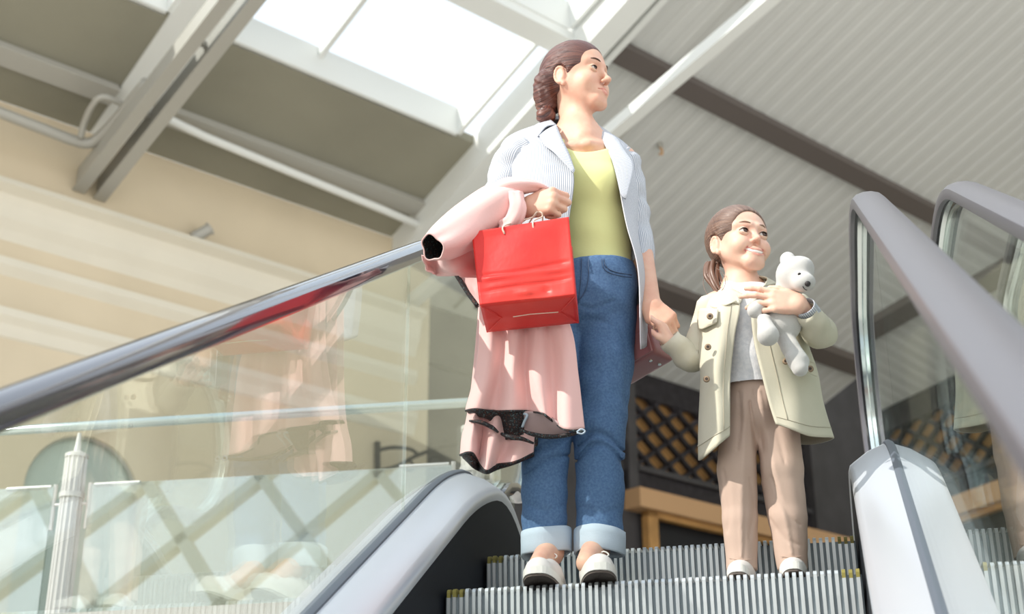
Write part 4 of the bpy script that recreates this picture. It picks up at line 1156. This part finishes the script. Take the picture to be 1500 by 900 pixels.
# ================================================================== COAT, BAGS
MM['pink'] = mat('pink_wool', s2l(238, 194, 190), .8, 0, bump=(120, .2), bd=.002, sheen=.3)
def floral():
    m = mat('floral_lining', s2l(30, 28, 34), .7); nt = m.node_tree; b = nt.nodes['Principled BSDF']
    tc = nt.nodes.new('ShaderNodeTexCoord'); v = nt.nodes.new('ShaderNodeTexNoise'); v.inputs['Scale'].default_value = 190; v.inputs['Detail'].default_value = 2
    nt.links.new(tc.outputs['Object'], v.inputs['Vector']); r = nt.nodes.new('ShaderNodeValToRGB'); cr_ = r.color_ramp
    cr_.elements[0].position = .36; cr_.elements[0].color = (*s2l(92, 58, 50), 1); cr_.elements[1].position = .66; cr_.elements[1].color = (*s2l(96, 112, 110), 1)
    for p, c in ((.42, (34, 28, 30)), (.58, (22, 22, 28)), (.62, (60, 74, 80))):
        e = cr_.elements.new(p); e.color = (*s2l(*c), 1)
    nt.links.new(v.outputs['Fac'], r.inputs['Fac']); nt.links.new(r.outputs['Color'], b.inputs['Base Color']); return m
MM['floral'] = floral()
PL = [MM['pink'], MM['floral']]
coat = empty('coat', at(760, 500, -.05)); tag(coat, 'pink coat with dark floral lining draped over the woman\'s forearm, hanging behind the red bag', 'coat')
tubesheet('sleeve_roll', [(633, 363, -.27), (652, 354, -.235), (692, 327, -.18), (730, 303, -.155), (757, 300, -.13)], [.036, .048, .060, .066, .050], None, coat, 48, 40, .004, .003, 3, PL, .95, True)
tubesheet('fold_over_wrist', [(724, 290, -.165), (744, 277, -.175), (768, 273, -.165), (786, 274, -.14), (800, 280, -.10)], [.036, .030, .022, .016, .010], None, coat, 30, 24, .004, .002, 5, PL, .75, True)
tubesheet('fold_over_wrist', [(752, 286, -.19), (757, 305, -.20), (750, 325, -.195), (735, 333, -.18)], [.018, .022, .020, .016], None, coat, 30, 20, .004, .002, 6, PL, .8, True)
patch('lower_fold', [[(617, 374, -.20), (636, 376, -.16), (655, 374, -.20), (702, 345, -.13)], [(623, 391, -.16), (637, 392, -.11), (660, 390, -.17), (704, 376, -.10)], [(634, 403, -.14), (640, 403, -.09), (672, 406, -.14), (700, 407, -.07)]], None, coat, 24, 14, .004, mats=PL, amp=.004, flip=True)
patch('front_flap', [[(655, 384, -.05), (705, 372, -.07)], [(668, 398, -.03), (704, 408, -.05)], [(684, 424, -.02), (706, 430, -.04)], [(699, 446, -.02), (708, 452, -.03)]], None, coat, 12, 20, .004, mats=PL, amp=.003, flip=True)
m = MB(); m.tube(cr(pts([(657, 388, -.052), (668, 402, -.035), (684, 427, -.025), (700, 449, -.025)]), 14), .0065, 8); m.build('lining_edge', MM['floral'], coat, True)
# hanging body, front layer
Rr = []
def row(xs, ys, Y, pl_): 
    n = len(xs); return [at(xs[i], ys[i], Y+pl_*[0, -1, .6, -1, .8, -1, .2, -.9, 0][i]) for i in range(9)]
Rr.append(row(np.linspace(705, 775, 9), [345]*9, -.075, .005))
Rr.append(row(np.linspace(704, 808, 9), [420]*9, -.050, .010))
Rr.append(row(np.linspace(703, 838, 9), [485]*9, -.040, .016))
Rr.append(row(np.linspace(694, 847, 9), [550]*9, -.030, .022))
Rr.append(row([682, 700, 722, 748, 774, 797, 814, 832, 857], [602, 600, 602, 602, 603, 607, 620, 631, 629], -.02, .026))
S = grid_surf(Rr, 80, 60); S = wrinkle(S, .0025, 14, 8, 11)
sheet('coat_front', S[:, ::-1], None, coat, .004, mats=PL)
m = MB(); m.tube(S[-1], .0032, 6); m.build('hem_piping', MM['floral'], coat, True)
# lining showing under the front hem
MM['facing'] = mat('mauve_facing', s2l(186, 162, 162), .85)
def strip_patch(name, rows, mt, nu=40, nv=12): 
    S = grid_surf([pts(r) for r in rows], nu, nv); return sheet(name, S[:, ::-1], mt, coat, .004), S
strip_patch('lining', [[(684, 602, .0), (705, 601, -.02), (735, 602, .0), (755, 603, -.02), (773, 604, .0)], [(688, 607, .02), (710, 611, .0), (732, 617, .03), (752, 628, .01), (768, 624, .02)],
    [(693, 611, .04), (716, 614, .03), (734, 642, .05), (752, 642, .04), (767, 636, .04)]], MM['floral'])
strip_patch('facing', [[(768, 603, -.01), (782, 603, -.015), (800, 607, -.02), (816, 618, -.03), (831, 631, -.03)], [(765, 616, .01), (780, 620, .01), (800, 624, .01), (815, 630, .0), (834, 635, -.01)],
    [(763, 629, .03), (778, 634, .03), (800, 638, .03), (818, 638, .02), (838, 637, .0)]], MM['facing'])
for nm, P, r in (('hem_binding', [(762, 629, .0), (778, 636, .0), (802, 640, .0), (830, 638, -.02), (857, 631, -.04)], [.004, .0075, .0085, .007, .005]),
                 ('hem_binding', [(688, 617, -.01), (704, 619, -.02), (720, 626, -.01), (730, 634, .0)], [.004, .008, .008, .004]),
                 ('hem_binding', [(735, 636, .01), (748, 641, .0), (764, 643, .01), (782, 650, .02)], [.006, .010, .008, .004])):
    m = MB(); C = cr(pts(P), 20); m.tube(C, list(np.interp(np.linspace(0, 1, 20), np.linspace(0, 1, len(r)), r)), 10, 0, True, 1, .7); m.build(nm, MM['floral'], coat, True)
m = MB(); m.tube(cr(pts([(845, 633, -.055), (851, 629, -.05), (857, 632, -.045), (852, 636, -.05), (845, 634, -.055)]), 14), .0022, 6); m.build('hem_curl', MM['denim_in'], coat, True)
m = MB(); m.tube(cr(pts([(762, 606, .0), (772, 608, -.01), (768, 618, .0), (765, 626, .01)]), 12), .0035, 6); m.build('hem_curl', MM['denim_in'], coat, True)
# back layer with ruffled hem
B = [[(705, 400, .03), (740, 400, .03), (780, 400, .03), (800, 400, .04), (815, 400, .05), (830, 400, .05), (838, 400, .06)],
     [(690, 580, .02), (702, 582, .0), (716, 584, .04), (735, 585, .02), (752, 586, .05), (770, 586, .04), (788, 586, .06)],
     [(677, 640, .02), (692, 640, -.02), (706, 642, .05), (722, 644, .0), (742, 646, .05), (764, 645, .04), (783, 640, .07)],
     [(674, 667, .02), (690, 664, -.025), (700, 676, .05), (712, 690, -.01), (726, 682, .05), (752, 678, .03), (781, 664, .07)]]
S = grid_surf([pts(r) for r in B], 70, 50); S = wrinkle(S, .002, 12, 8, 4)
sheet('coat_back', S[:, ::-1], None, coat, .004, mats=PL)
m = MB(); m.tube(S[-1], .0035, 6); m.build('hem_piping', MM['floral'], coat, True)
S2 = grid_surf([pts(r) for r in [[(675, 664, .03), (690, 662, .0), (700, 672, .06), (712, 686, .02), (726, 680, .07), (752, 676, .06), (782, 655, .08)],
     [(680, 672, .06), (692, 684, .03), (702, 690, .08), (714, 694, .04), (728, 688, .09), (754, 680, .09), (782, 668, .10)],
     [(690, 668, .12), (698, 680, .12), (706, 684, .13), (716, 688, .12), (730, 682, .13), (756, 672, .13), (780, 656, .13)]]], 60, 14)
sheet('lining', S2[:, ::-1], MM['floral'], coat, .004, flip=True)
S3 = grid_surf([pts(r) for r in [[(740, 585, .07), (765, 585, .07), (790, 585, .07)], [(742, 640, .08), (766, 645, .07), (788, 640, .08)], [(745, 675, .08), (768, 674, .07), (787, 652, .09)]]], 16, 12)
sheet('lining', S3[:, ::-1], MM['floral'], coat, .004, flip=True)

# ------------------------------------------------------------------ red paper bag
def bagmat():
    m = mat('red_paper', s2l(232, 66, 56), .42, 0, noise=(4, .1, s2l(214, 40, 40)), bump=(14, .25), bd=.008, spec=.4); return m
MM['red'] = bagmat(); MM['cord'] = mat('cream_cord', s2l(232, 214, 196), .7)
YF, YB = -.225, -.085
TL, TRt, BR, BL = at(691, 340, YF), at(833, 318, YF), at(843, 432, YF), at(703, 447, YF)
BBL, BBR = at(713, 490, YB), at(848, 470, YB); dep = ((BBL-BL)+(BBR-BR))/2
bag = empty('shopping_bag', (BL+BR+dep)/2); tag(bag, 'plain red paper carrier bag held by the woman in front of the pink coat', 'bag')
def face_grid(a, b, c, d, nu, nv, fn=None):
    """a top-left, b top-right, c bottom-right, d bottom-left"""
    S = np.zeros((nv, nu, 3)); n = nrm(np.cross(b-a, d-a))
    for i in range(nv):
        for j in range(nu):
            u, v = j/(nu-1), i/(nv-1); S[i, j] = (a*(1-u)+b*u)*(1-v)+(d*(1-u)+c*u)*v+n*(fn(u, v) if fn else 0)
    return S
def crease(u, v):
    e = min(u, 1-u)*8; e = min(1, e)
    t = lambda c, w: max(0, 1-abs(v-c)/w)
    d = -.004*t(.60+.03*sin(5*u), .035)+.006*t(.66, .05)*(.6+.4*sin(9*u))-.005*t(.83-.05*u, .03)
    if v > .8: d += .008*max(0, 1-abs(u-.52)/.16)*(1-abs(v-.91)/.1)-.006*max(0, 1-abs(u-.70)/.06)*(1-abs(v-.91)/.1)
    return (-d+.003*sin(7*u+3*v))*e*min(1, v*10)*min(1, (1-v)*12)
top_b = dep+np.array([0, 0, .0])
S = face_grid(TL, TRt, BR, BL, 50, 50, crease); sheet('front_panel', S[:, ::-1], MM['red'], bag, .0012, flip=True)
S = face_grid(TRt+top_b, TL+top_b, BL+dep, BR+dep, 8, 8); sheet('back_panel', S[:, ::-1], MM['red'], bag, .0012, flip=True)
gus = lambda u, v: -.016*max(0, 1-abs(u-.5)*2)*(1-v)
S = face_grid(TL+top_b, TL, BL, BL+dep, 9, 12, lambda u, v: .02*max(0, 1-abs(u-.5)*2)*(1-v*.8)); sheet('side_gusset', S[:, ::-1], MM['red'], bag, .0012, flip=True)
S = face_grid(TRt, TRt+top_b, BR+dep, BR, 9, 12, lambda u, v: .02*max(0, 1-abs(u-.5)*2)*(1-v*.8)); sheet('side_gusset', S[:, ::-1], MM['red'], bag, .0012, flip=True)
S = face_grid(BL, BR, BR+dep, BL+dep, 24, 12, lambda u, v: -.0015*(abs(v-.5) < .06)); bt = sheet('bottom_panel', S[:, ::-1], MM['red'], bag, .0012, flip=True)
q = lambda u, v: (BL*(1-u)+BR*u)+dep*v+np.array([0, 0, -.0030])
m = MB(); m.tube([q(.32, .50), q(.5, .47), q(.80, .50)], .0012, 6); m.build('glued_flap_edge', MM['cord'], bt)
w_ = .0010
for a, b in (((.01, .97), (.20, .5)), ((.01, .03), (.20, .5)), ((.99, .97), (.82, .5)), ((.99, .03), (.82, .5))): m = MB(); m.tube([q(*a), q(*b)], w_, 6); m.build('fold_crease', MM['red'], bt)
fist = at(788, 318, -.165)
for off in (0, 1):
    o = dep*off; a = TL*.66+TRt*.34+o*.98; b = TL*.36+TRt*.64+o*.98
    m = MB(); m.tube(cr([a-Z3*.02, a+Z3*.004, fist+np.array([-.016, .004*off, .0]), fist+np.array([0, 0, .014]), fist+np.array([.012, .004*off, 0]), b+Z3*.004, b-Z3*.02], 24), .0022, 8)
    m.build('handle', MM['cord'], bag, True)

# ------------------------------------------------------------------ mauve handbag at the hip
MM['mauve'] = mat('mauve_leather', s2l(168, 112, 112), .4, 0, bump=(90, .12), bd=.002, coat=.15)
hb0 = at(931, 508, .30); hb = empty('handbag', hb0-Z3*.09); tag(hb, 'mauve leather handbag hanging at the woman\'s hip behind the joined hands', 'bag')
ax_ = nrm(np.array([.80, -.45, .22])); ay_ = nrm(np.cross(Z3, ax_)); az_ = np.cross(ax_, ay_); RM = Matrix([ax_, ay_, az_]).transposed().to_4x4()
def hbx(name, c, h, bev, mt, par):
    bm = bmesh.new(); bmesh.ops.create_cube(bm, size=1)
    bmesh.ops.scale(bm, vec=[2*h[0], 2*h[1], 2*h[2]], verts=bm.verts)
    bmesh.ops.bevel(bm, geom=list(bm.edges), offset=bev, segments=4, profile=.6, affect='EDGES')
    cc = hb0+ax_*c[0]+ay_*c[1]+az_*c[2]; bm.transform(Matrix.Translation(Vector(cc)) @ RM)
    v = [tuple(x.co) for x in bm.verts]; f = [tuple(x.index for x in fc.verts) for fc in bm.faces]; bm.free()
    o = mk(name, v, f, mt, par, True); o.modifiers.new('es', 'EDGE_SPLIT').split_angle = radians(50); return o
hbx('bag_body', (0, 0, 0), (.085, .050, .075), .018, MM['mauve'], hb)
hbx('flap', (0, -.006, .040), (.088, .052, .045), .018, MM['mauve'], hb)
hbx('piping', (.0, -.0505, -.0), (.080, .004, .072), .003, MM['mauve'], hb)
m = MB()
for (u, w_) in ((.048, -.02), (.048, .02)):
    c = hb0+ax_*u+ay_*w_-az_*.0755; m.tube([c, c-az_*.003], .0055, 12)
for n_, (u, w_) in enumerate(((.048, -.02), (.048, .02))):
    c = hb0+ax_*u+ay_*w_-az_*.0755; m2 = MB(); m2.tube([c+az_*.002, c-az_*.003], [.0062, .0050], 12); m2.build('stud', MM['chrome'], hb)
m = MB(); m.tube(cr([hb0+ax_*.07+az_*.06, at(948, 440, .34), at(930, 330, .40), at(905, 240, .40), hb0+ax_*(-.07)+az_*.06+ay_*.02], 30), .006, 8); m.build('strap', MM['mauve'], hb, True)
# ================================================================== GIRL
MM['khaki'] = mat('pale_khaki_cotton', s2l(210, 205, 186), .85, 0, bump=(160, .15), bd=.002, noise=(5, .06, s2l(201, 196, 176)))
MM['khaki_in'] = mat('coat_lining', s2l(176, 168, 150), .85)
MM['white_knit'] = mat('white_knit', s2l(236, 236, 238), .85, 0, bump=(260, .4), bd=.002, noise=(90, .05, s2l(218, 220, 224)))
MM['rose_twill'] = mat('beige_rose_twill', s2l(198, 173, 158), .85, 0, bump=(160, .12), bd=.002)
MM['horn'] = mat('horn_button', s2l(150, 128, 104), .3); MM['horn_d'] = mat('button_centre', s2l(60, 46, 38), .4)
girl = empty('person', (.26, .14, 0)); tag(girl, 'smiling girl in khaki coat and rose trousers hugging a white bear', 'person')
G = Head(at(1083, 360, .15), 36, 4, -2, (.93, .90, .92))
gb = Grid((.03, -.16, .0), (.58, .36, 1.16), .006, [(2, .84, 1.16, .0022), (0, .10, .42, .0022), (1, .0, .28, .0024), (2, .60, .84, .0026), (1, -.16, .0, .0028), (0, .03, .10, .0024)])
glips = head_solid(gb, G, True, True)
gn = at(1086, 418, .16)
gb.cone(G.P(0, -.024, -.05), gn, .034, .036, .02); gb.cone(G.P(0, .0, -.07), at(1090, 420, .13), .022, .024, .03)
gsR, gsL = at(1046, 446, .14), at(1160, 444, .18)
gb.cone(gn-Z3*.01, gsR, .034, .026, .03); gb.cone(gn-Z3*.01, gsL, .034, .026, .03)
gb.chain([gn-Z3*.02, at(1100, 475, .155), at(1106, 560, .16)], [.04, .074, .066], .04, flat=((0, 1, 0), .8))
geR, gwR = at(1024, 524, .15), at(984, 505, .10); geL, gwL = at(1200, 490, .10), at(1177, 447, -.045)
gb.chain([gsR, geR], [.028, .026], .02); gb.chain([gsL, geL], [.028, .026], .02)
gT1, gU1 = hand_solid(gb, gwR, np.array([-.38, -.20, .90]), np.array([-.85, .35, -.3]), np.array([.2, -1, .2]), .70,
    [(28, 62, 50), (30, 62, 50), (34, 62, 50), (38, 62, 50)], [(.026, .016, .014), (.024, .010, -.002), (.018, .010, -.004)], elbow=geR, relw=.027)
gT2, gU2 = hand_solid(gb, gwL, np.array([-.96, -.14, .20]), np.array([.08, 1, -.15]), Z3, .86,
    [(4, 14, 12), (6, 18, 14), (14, 26, 18), (22, 34, 24)], [(.030, .004, .016), (.030, .006, .012), (.022, .006, .002)], spread=4, elbow=geL, relw=.027)
ghR, ghL, gkR, gkL, gaR, gaL = at(1090, 600, .15), at(1135, 600, .17), at(1084, 715, .13), at(1146, 715, .15), at(1087, 832, .14), at(1161, 828, .15)
for a, b, c in ((ghR, gkR, gaR), (ghL, gkL, gaL)): gb.chain([a, b, c], [.036, .028, .024], .01)
V, F = gb.mesh(); V = relax(V, F, 1, .4)
gbo = fmesh('body', V, F, MM['skin_child'], girl); set_lip(gbo, lip_index(G, V, F, glips, (.0026, .0032))); tag(gbo, 'bare skin of face, neck and hands')
face_parts(G, gbo, gaze=(-.35, 1, .15), child=True)
mm = G.sc.mean(); Pm = glips[2]
m = MB(); T_ = [G.P(x*.86, y-.0045, z+.0020) for x, y, z in Pm]; m.tube(cr(T_, 12), [.0012]+[.0048*mm]*10+[.0012], 8, 0, True, 1, 1); m.build('teeth', MM['teeth'], gbo, True)
# hair
hg = Grid(G.O-np.array([.15, .15, .17]), G.O+np.array([.15, .15, .15]), .0024)
hg.ell(G.P(0, -.016, .037), np.array([.086, .106, .0945])*G.sc, 0, 'add', G.R)
hg.ell(G.P(0, .104, -.004), np.array([.068, .080, .084])*G.sc, .005, 'cut', G.R)
hg.half(G.P(0, .0, -.046), -G.u*.9+G.f*.25, .012)
for s in (-1, 1):
    hg.ell(G.P(s*.084, -.008, -.012), np.array([.024, .024, .034])*G.sc, .006, 'cut', G.R)
    hg.ell(G.P(s*.075, .050, -.030), np.array([.028, .040, .040])*G.sc, .010, 'cut', G.R)
hg.cone(G.P(0, .09, .100), G.P(0, .0, .132), .003, .0015, .004, 'cut')
def gst(X, Y, Z):
    x = (X-G.O[0])*G.x[0]+(Y-G.O[1])*G.x[1]+(Z-G.O[2])*G.x[2]; y = (X-G.O[0])*G.f[0]+(Y-G.O[1])*G.f[1]+(Z-G.O[2])*G.f[2]; z = (X-G.O[0])*G.u[0]+(Y-G.O[1])*G.u[1]+(Z-G.O[2])*G.u[2]
    return .0006*np.sin(420*(y+.35*z)+60*np.abs(x)+2*np.sin(40*z))*np.clip((.03-y)/.03, 0, 1)
hg.disp(gst)
V, F = hg.mesh(); V = relax(V, F, 2, .4); ghr = fmesh('hair', V, F, MM['hair_child'], gbo, uv=strand_uv(G, V)); tag(ghr, 'light brown hair parted in the middle and tied at the nape')
tie = G.P(.052, -.070, -.052)
ppts = [tie, at(1044, 388, .17), at(1042, 402, .155), at(1048, 418, .14), at(1055, 430, .13)]
rs = np.random.RandomState(3)
for k in range(16):
    o = rs.uniform(-1, 1, 3)*.011; w_ = rs.uniform(.5, 1.2)
    Pk = [tie+o*.35, ppts[1]+o*1.3, ppts[2]+o*1.5, ppts[3]+o*1.3*w_, ppts[4]+o*w_+Z3*rs.uniform(-.01, .02)]
    m = MB(); m.tube(cr(Pk, 18), list(np.interp(np.linspace(0, 1, 18), [0, .2, .7, 1], [.005, .0075, .0055, .0012])), 8); m.build('ponytail_lock', MM['hair_child'], ghr, True)
m = MB(); m.tube([tie-Z3*.004+G.x*.001, tie+Z3*.004], .0105, 14); m.build('hair_tie', MM['white_knit'], ghr, True)
for k, P_ in enumerate(([(1037, 398, .14), (1030, 412, .13), (1034, 428, .12), (1044, 440, .11)], [(1048, 392, .13), (1060, 402, .12), (1062, 418, .11), (1052, 432, .11)])):
    m = MB(); m.tube(cr(pts(P_), 14), .0008, 5); m.build('loose_strand', MM['hair_child'], ghr, True)
# shirt
sg = Grid((.10, .0, .50), (.46, .34, .94), .004)
sg.chain([gn-Z3*.012, at(1098, 460, .15), at(1104, 520, .15), at(1100, 575, .155)], [.052, .088, .090, .096], .04, flat=((0, 1, 0), .86))
sg.half(at(1090, 572, .06), np.array([-.18, -.05, -1]), .003)
sg.ell(G.P(0, .03, -.115), (.042, .045, .034), .008, 'cut')
sg.disp(lambda X, Y, Z: .0015*np.sin(60*Z+30*X)+.0012*np.sin(90*X+20*Z))
V, F = sg.mesh(); V = relax(V, F, 1); st = fmesh('sweater', V, F, MM['white_knit'], girl); tag(st, 'white knitted sweater')
# trousers
qg = Grid((.10, -.02, .03), (.52, .34, .62), .0038)
qg.chain([at(1103, 560, .155), at(1107, 600, .155)], [.080, .092], .03, flat=((0, 1, 0), .85))
for P, R in (([ghR, at(1080, 690, .13), at(1084, 760, .135), at(1087, 836, .14)], [.058, .050, .043, .038]), ([ghL, at(1144, 690, .15), at(1154, 760, .15), at(1161, 833, .155)], [.060, .055, .047, .0375])):
    qg.chain(P, R, .010)
qg.half(at(1103, 548, .15), Z3, .003); qg.half(at(1087, 831, .095), -Z3+np.array([-.05, 0, 0]), .002)
qg.cone(at(1106, 640, .06), at(1112, 720, .06), .010, .016, .012, 'cut', ((0, 1, 0), .1)) if False else None
qg.chain([at(1108, 625, .05), at(1111, 690, .05)], [.004, .012], .014, 'cut')
qg.disp(lambda X, Y, Z: .0008*np.sin(60*Z+24*X+2*np.sin(20*X)))
qg.disp(creases([([(1098, 588), (1106, 640), (1112, 690), (1113, 706)], .010, 4), ([(1082, 574), (1084, 620), (1080, 660)], .004, 4), ([(1090, 574), (1090, 640), (1086, 740), (1086, 815)], -.004, 5),
    ([(1104, 572), (1110, 620), (1118, 660)], .004, 4), ([(1112, 572), (1124, 640), (1146, 740), (1160, 812)], -.004, 6), ([(1126, 580), (1138, 630), (1150, 680)], .003, 5),
    ([(1098, 700), (1104, 740), (1098, 790)], .003, 4), ([(1130, 700), (1152, 750), (1172, 770)], .0035, 4), ([(1128, 760), (1150, 790), (1176, 800)], .0025, 4), ([(1060, 690), (1068, 740), (1066, 780)], .003, 4)]))
V, F = qg.mesh(); V = relax(V, F, 1); tr = fmesh('trousers', V, F, MM['rose_twill'], girl); tag(tr, 'pale rose beige trousers')
for P_ in ([(1068, 818), (1087, 821), (1106, 819)], [(1143, 815), (1161, 817), (1180, 814)]):
    seam('hem_seam', qg, P_, 10, .0010, MM['rose_twill'], tr, -.0005)
shoe('shoe', gaR+np.array([0, .0, .01]), at(1080, 850, .06), girl, .70, bow=False, hh=.66); shoe('shoe', gaL+np.array([0, .0, .01]), at(1163, 846, .06), girl, .70, bow=False, hh=.66)
# coat
g0 = [(1072, 420, .095), (1058, 426, .115), (1048, 430, .155), (1060, 422, .215), (1085, 416, .235), (1108, 416, .235), (1128, 421, .20), (1120, 420, .15), (1106, 418, .11)]
g1 = [(1084, 446, .052), (1056, 442, .062), (1028, 444, .13), (1048, 437, .22), (1095, 431, .25), (1150, 433, .25), (1179, 442, .19), (1150, 441, .10), (1100, 441, .058)]
g2 = [(1076, 495, .038), (1050, 492, .036), (1023, 495, .12), (1040, 490, .23), (1100, 485, .26), (1160, 490, .26), (1181, 495, .19), (1150, 492, .08), (1102, 484, .046)]
g3 = [(1070, 560, .028), (1047, 560, .022), (1024, 562, .11), (1040, 560, .24), (1100, 555, .27), (1170, 555, .27), (1199, 560, .19), (1165, 560, .07), (1117, 556, .035)]
g4 = [(1069, 639, .028), (1048, 656, .012), (1025, 675, .09), (1040, 655, .24), (1100, 640, .28), (1180, 652, .28), (1221, 642, .19), (1180, 638, .06), (1137, 621, .025)]
S = grid_surf([pts(r) for r in (g0, g1, g2, g3, g4)], 90, 70)
S = wrinkle(S, .0030, 24, 10, 8, lambda u, v: np.clip(v*3-.5, 0, 1))
gc = sheet('coat', S, None, girl, .004, mats=[MM['khaki'], MM['khaki_in']]); tag(gc, 'pale khaki cotton coat, open')
KH = MM['khaki']
def ridge(i0, name, par, r=.0018):
    pass
# front facing seams and hem stitching follow the cloth
n_ = surf_normals(S)
for j in (5, 84):
    m = MB(); m.tube([S[i, j]+n_[i, j]*.0028 for i in range(16, 68, 2)], .0009, 5); m.build('placket_seam', MM['khaki_in'], gc, True)
m = MB(); m.tube([S[66, j]+n_[66, j]*.0028 for j in range(0, 90, 2)], .0009, 5); m.build('hem_seam', MM['khaki_in'], gc, True)
tubesheet('sleeve', [(1056, 446, .135), (1040, 452, .13), (1028, 490, .14), (1020, 524, .14), (1004, 520, .125), (981, 496, .10)], [.034, .038, .038, .040, .037, .031], KH, gc, amp=.0025, seed=7)
tubesheet('sleeve', [(1150, 446, .18), (1166, 450, .18), (1186, 472, .15), (1201, 488, .085), (1194, 478, .02), (1182, 455, -.030)], [.036, .040, .042, .043, .040, .031], KH, gc, amp=.003, seed=9)
tubesheet('cuff', [(1187, 461, -.012), (1178, 449, -.042)], [.028, .027], MM['seer'], gc, 20, 6, amp=0)
patch('collar', [[(1090, 432, .070), (1074, 424, .088), (1062, 422, .12), (1056, 418, .155)], [(1083, 446, .050), (1066, 437, .060), (1052, 434, .09), (1044, 430, .14)], [(1078, 440, .046), (1062, 448, .045), (1048, 444, .075), (1036, 436, .13)]], KH, gc, 18, 10)
patch('collar', [[(1112, 404, .13), (1114, 408, .15), (1116, 410, .19)], [(1124, 408, .115), (1130, 411, .15), (1130, 414, .2)], [(1118, 420, .09), (1137, 416, .13), (1142, 420, .2)]], KH, gc, 16, 10)
patch('storm_flap', [[(1024, 452, .105), (1038, 452, .058), (1052, 454, .040)], [(1022, 470, .095), (1036, 472, .045), (1050, 470, .026)], [(1023, 482, .095), (1030, 482, .060), (1048, 474, .028)]], KH, gc, 14, 10)
patch('shoulder_tab', [[(1046, 432, .12), (1056, 436, .09), (1062, 440, .075)], [(1034, 446, .11), (1042, 450, .07), (1050, 452, .055)]], KH, gc, 10, 8)
patch('pocket_flap', [[(1178, 528, .055), (1192, 532, .10)], [(1183, 546, .045), (1197, 552, .09)]], KH, gc, 10, 8)
def button(px, py, Y, par, r=.0085):
    c = at(px, py, Y); d = nrm(CAM-c); d[2] *= .2; d = nrm(d)
    m = MB(); m.tube([c, c+d*.003, c+d*.0042], [r, r, r*.8], 16); m.tube([c+d*.0042, c+d*.0050], [r*.95, r*.75], 16); b = m.build('button', MM['horn'], par, True)
    m = MB(); m.tube([c+d*.0049, c+d*.0054], r*.45, 12); m.build('button_centre', MM['horn_d'], b)
for (x, y, Y) in ((1040, 464, .022), (1037, 509, .014), (1035, 556, .002), (1151, 530, .052), (1187, 541, .055)): button(x, y, Y, gc)

# ------------------------------------------------------------------ bear
MM['plush'] = mat('white_plush', s2l(199, 198, 195), .9, 0, bump=(420, .35), bd=.002, sheen=.5)
MM['plush_s'] = mat('plush_thread', s2l(40, 36, 36), .6)
bear = empty('toy_bear', at(1145, 500, -.02)); tag(bear, 'white knitted toy bear hugged to the girl\'s chest', 'toy')
bg_ = Grid((.22, -.17, .42), (.56, .14, .86), .003)
hc = at(1163, 404, -.02); sR = 1/540
bg_.ell(hc, (.045, .044, .048), .01); sn = at(1178, 414, -.055); bg_.ell(sn, (.028, .026, .024), .02)
bg_.ell(at(1176, 392, -.03), (.026, .03, .024), .02)
e1 = at(1154, 381, -.01); bg_.ell(e1, (.020, .014, .022), .008); e2_ = at(1180, 386, .02); bg_.ell(e2_, (.014, .012, .016), .008)
bc = at(1145, 462, .0); bg_.ell(at(1148, 440, .0), (.040, .036, .04), .02); bg_.ell(bc-Z3*.015, (.050, .046, .056), .02)
bg_.chain([at(1130, 440, -.02), at(1114, 447, -.04), at(1106, 455, -.045)], [.018, .017, .020], .006)
bg_.chain([at(1134, 474, -.01), at(1119, 470, -.05), at(1125, 491, -.065)], [.018, .016, .0275], .005)
bg_.chain([at(1148, 490, .0), at(1158, 510, -.015), at(1170, 530, -.02)], [.024, .022, .026], .006); bg_.cone(at(1163, 524, -.03), at(1172, 540, -.03), .020, .020, .006)
V, F = bg_.mesh(); V = relax(V, F, 2); bb = fmesh('plush_body', V, F, MM['plush'], bear)
def dot(px, py, r, name, g):
    p = surf_y(g, px, py, 0); m = MB(); m.tube([p+ray(px, py)*r*.5, p-ray(px, py)*r*.3, p-ray(px, py)*r*.7], [r, r*.9, r*.4], 12); m.build(name, MM['plush_s'], bear, True)
dot(1171, 402, .0045, 'bear_eye', bg_); dot(1183, 416, .0075, 'bear_nose', bg_)
seam('bear_mouth', bg_, [(1176, 420), (1179, 424), (1182, 425)], 8, .0012, MM['plush_s'], bear, 0)
# ================================================================== small things on the building
wk = empty('wall_bracket', pl(600, 690, Nn, 9.55)); tag(wk, 'dark scrolled iron bracket on the beige wall, seen low through the escalator glass', 'bracket')
B_ = lambda px, py, n=9.45: pl(px, py, Nn, n)
m = MB(); m.tube([B_(553, 648, 9.62), B_(553, 700, 9.62)], .035, 8); m.build('back_plate', MM['dark'], wk)
for P in ([(553, 690), (580, 684), (610, 668), (640, 658), (672, 650)], [(553, 660), (575, 656), (600, 658), (612, 666)]):
    m = MB(); m.tube(cr([B_(*p) for p in P], 16), .022, 8); m.build('arm', MM['dark'], wk, True)
sc_ = [B_(640+14*cos(t)*(1-t/12), 676+11*sin(t)*(1-t/12)) for t in np.linspace(0, 9, 26)]
m = MB(); m.tube(sc_, .016, 8); m.build('scroll', MM['dark'], wk, True)
sc_ = [B_(600+10*cos(t)*(1-t/12), 682+9*sin(t)*(1-t/12)) for t in np.linspace(0, 9, 26)]
m = MB(); m.tube(sc_, .014, 8); m.build('scroll', MM['dark'], wk, True)
hk = empty('ceiling_hook', rpt(967, 212, -.08)); tag(hk, 'tiny brass hook on the corrugated roof right of the woman\'s shoulder', 'hook')
m = MB(); a_ = rpt(967, 210, -.01); m.tube([a_, a_-Z3*.06], .03, 10); m.build('hook_plate', MM['steel_g'], hk)
m = MB(); m.tube([a_-Z3*.05, a_-Z3*.10+A*.03, a_-Z3*.14+A*.02, a_-Z3*.15-A*.02], .016, 8); m.build('hook_arm', MM['tan'], hk, True)
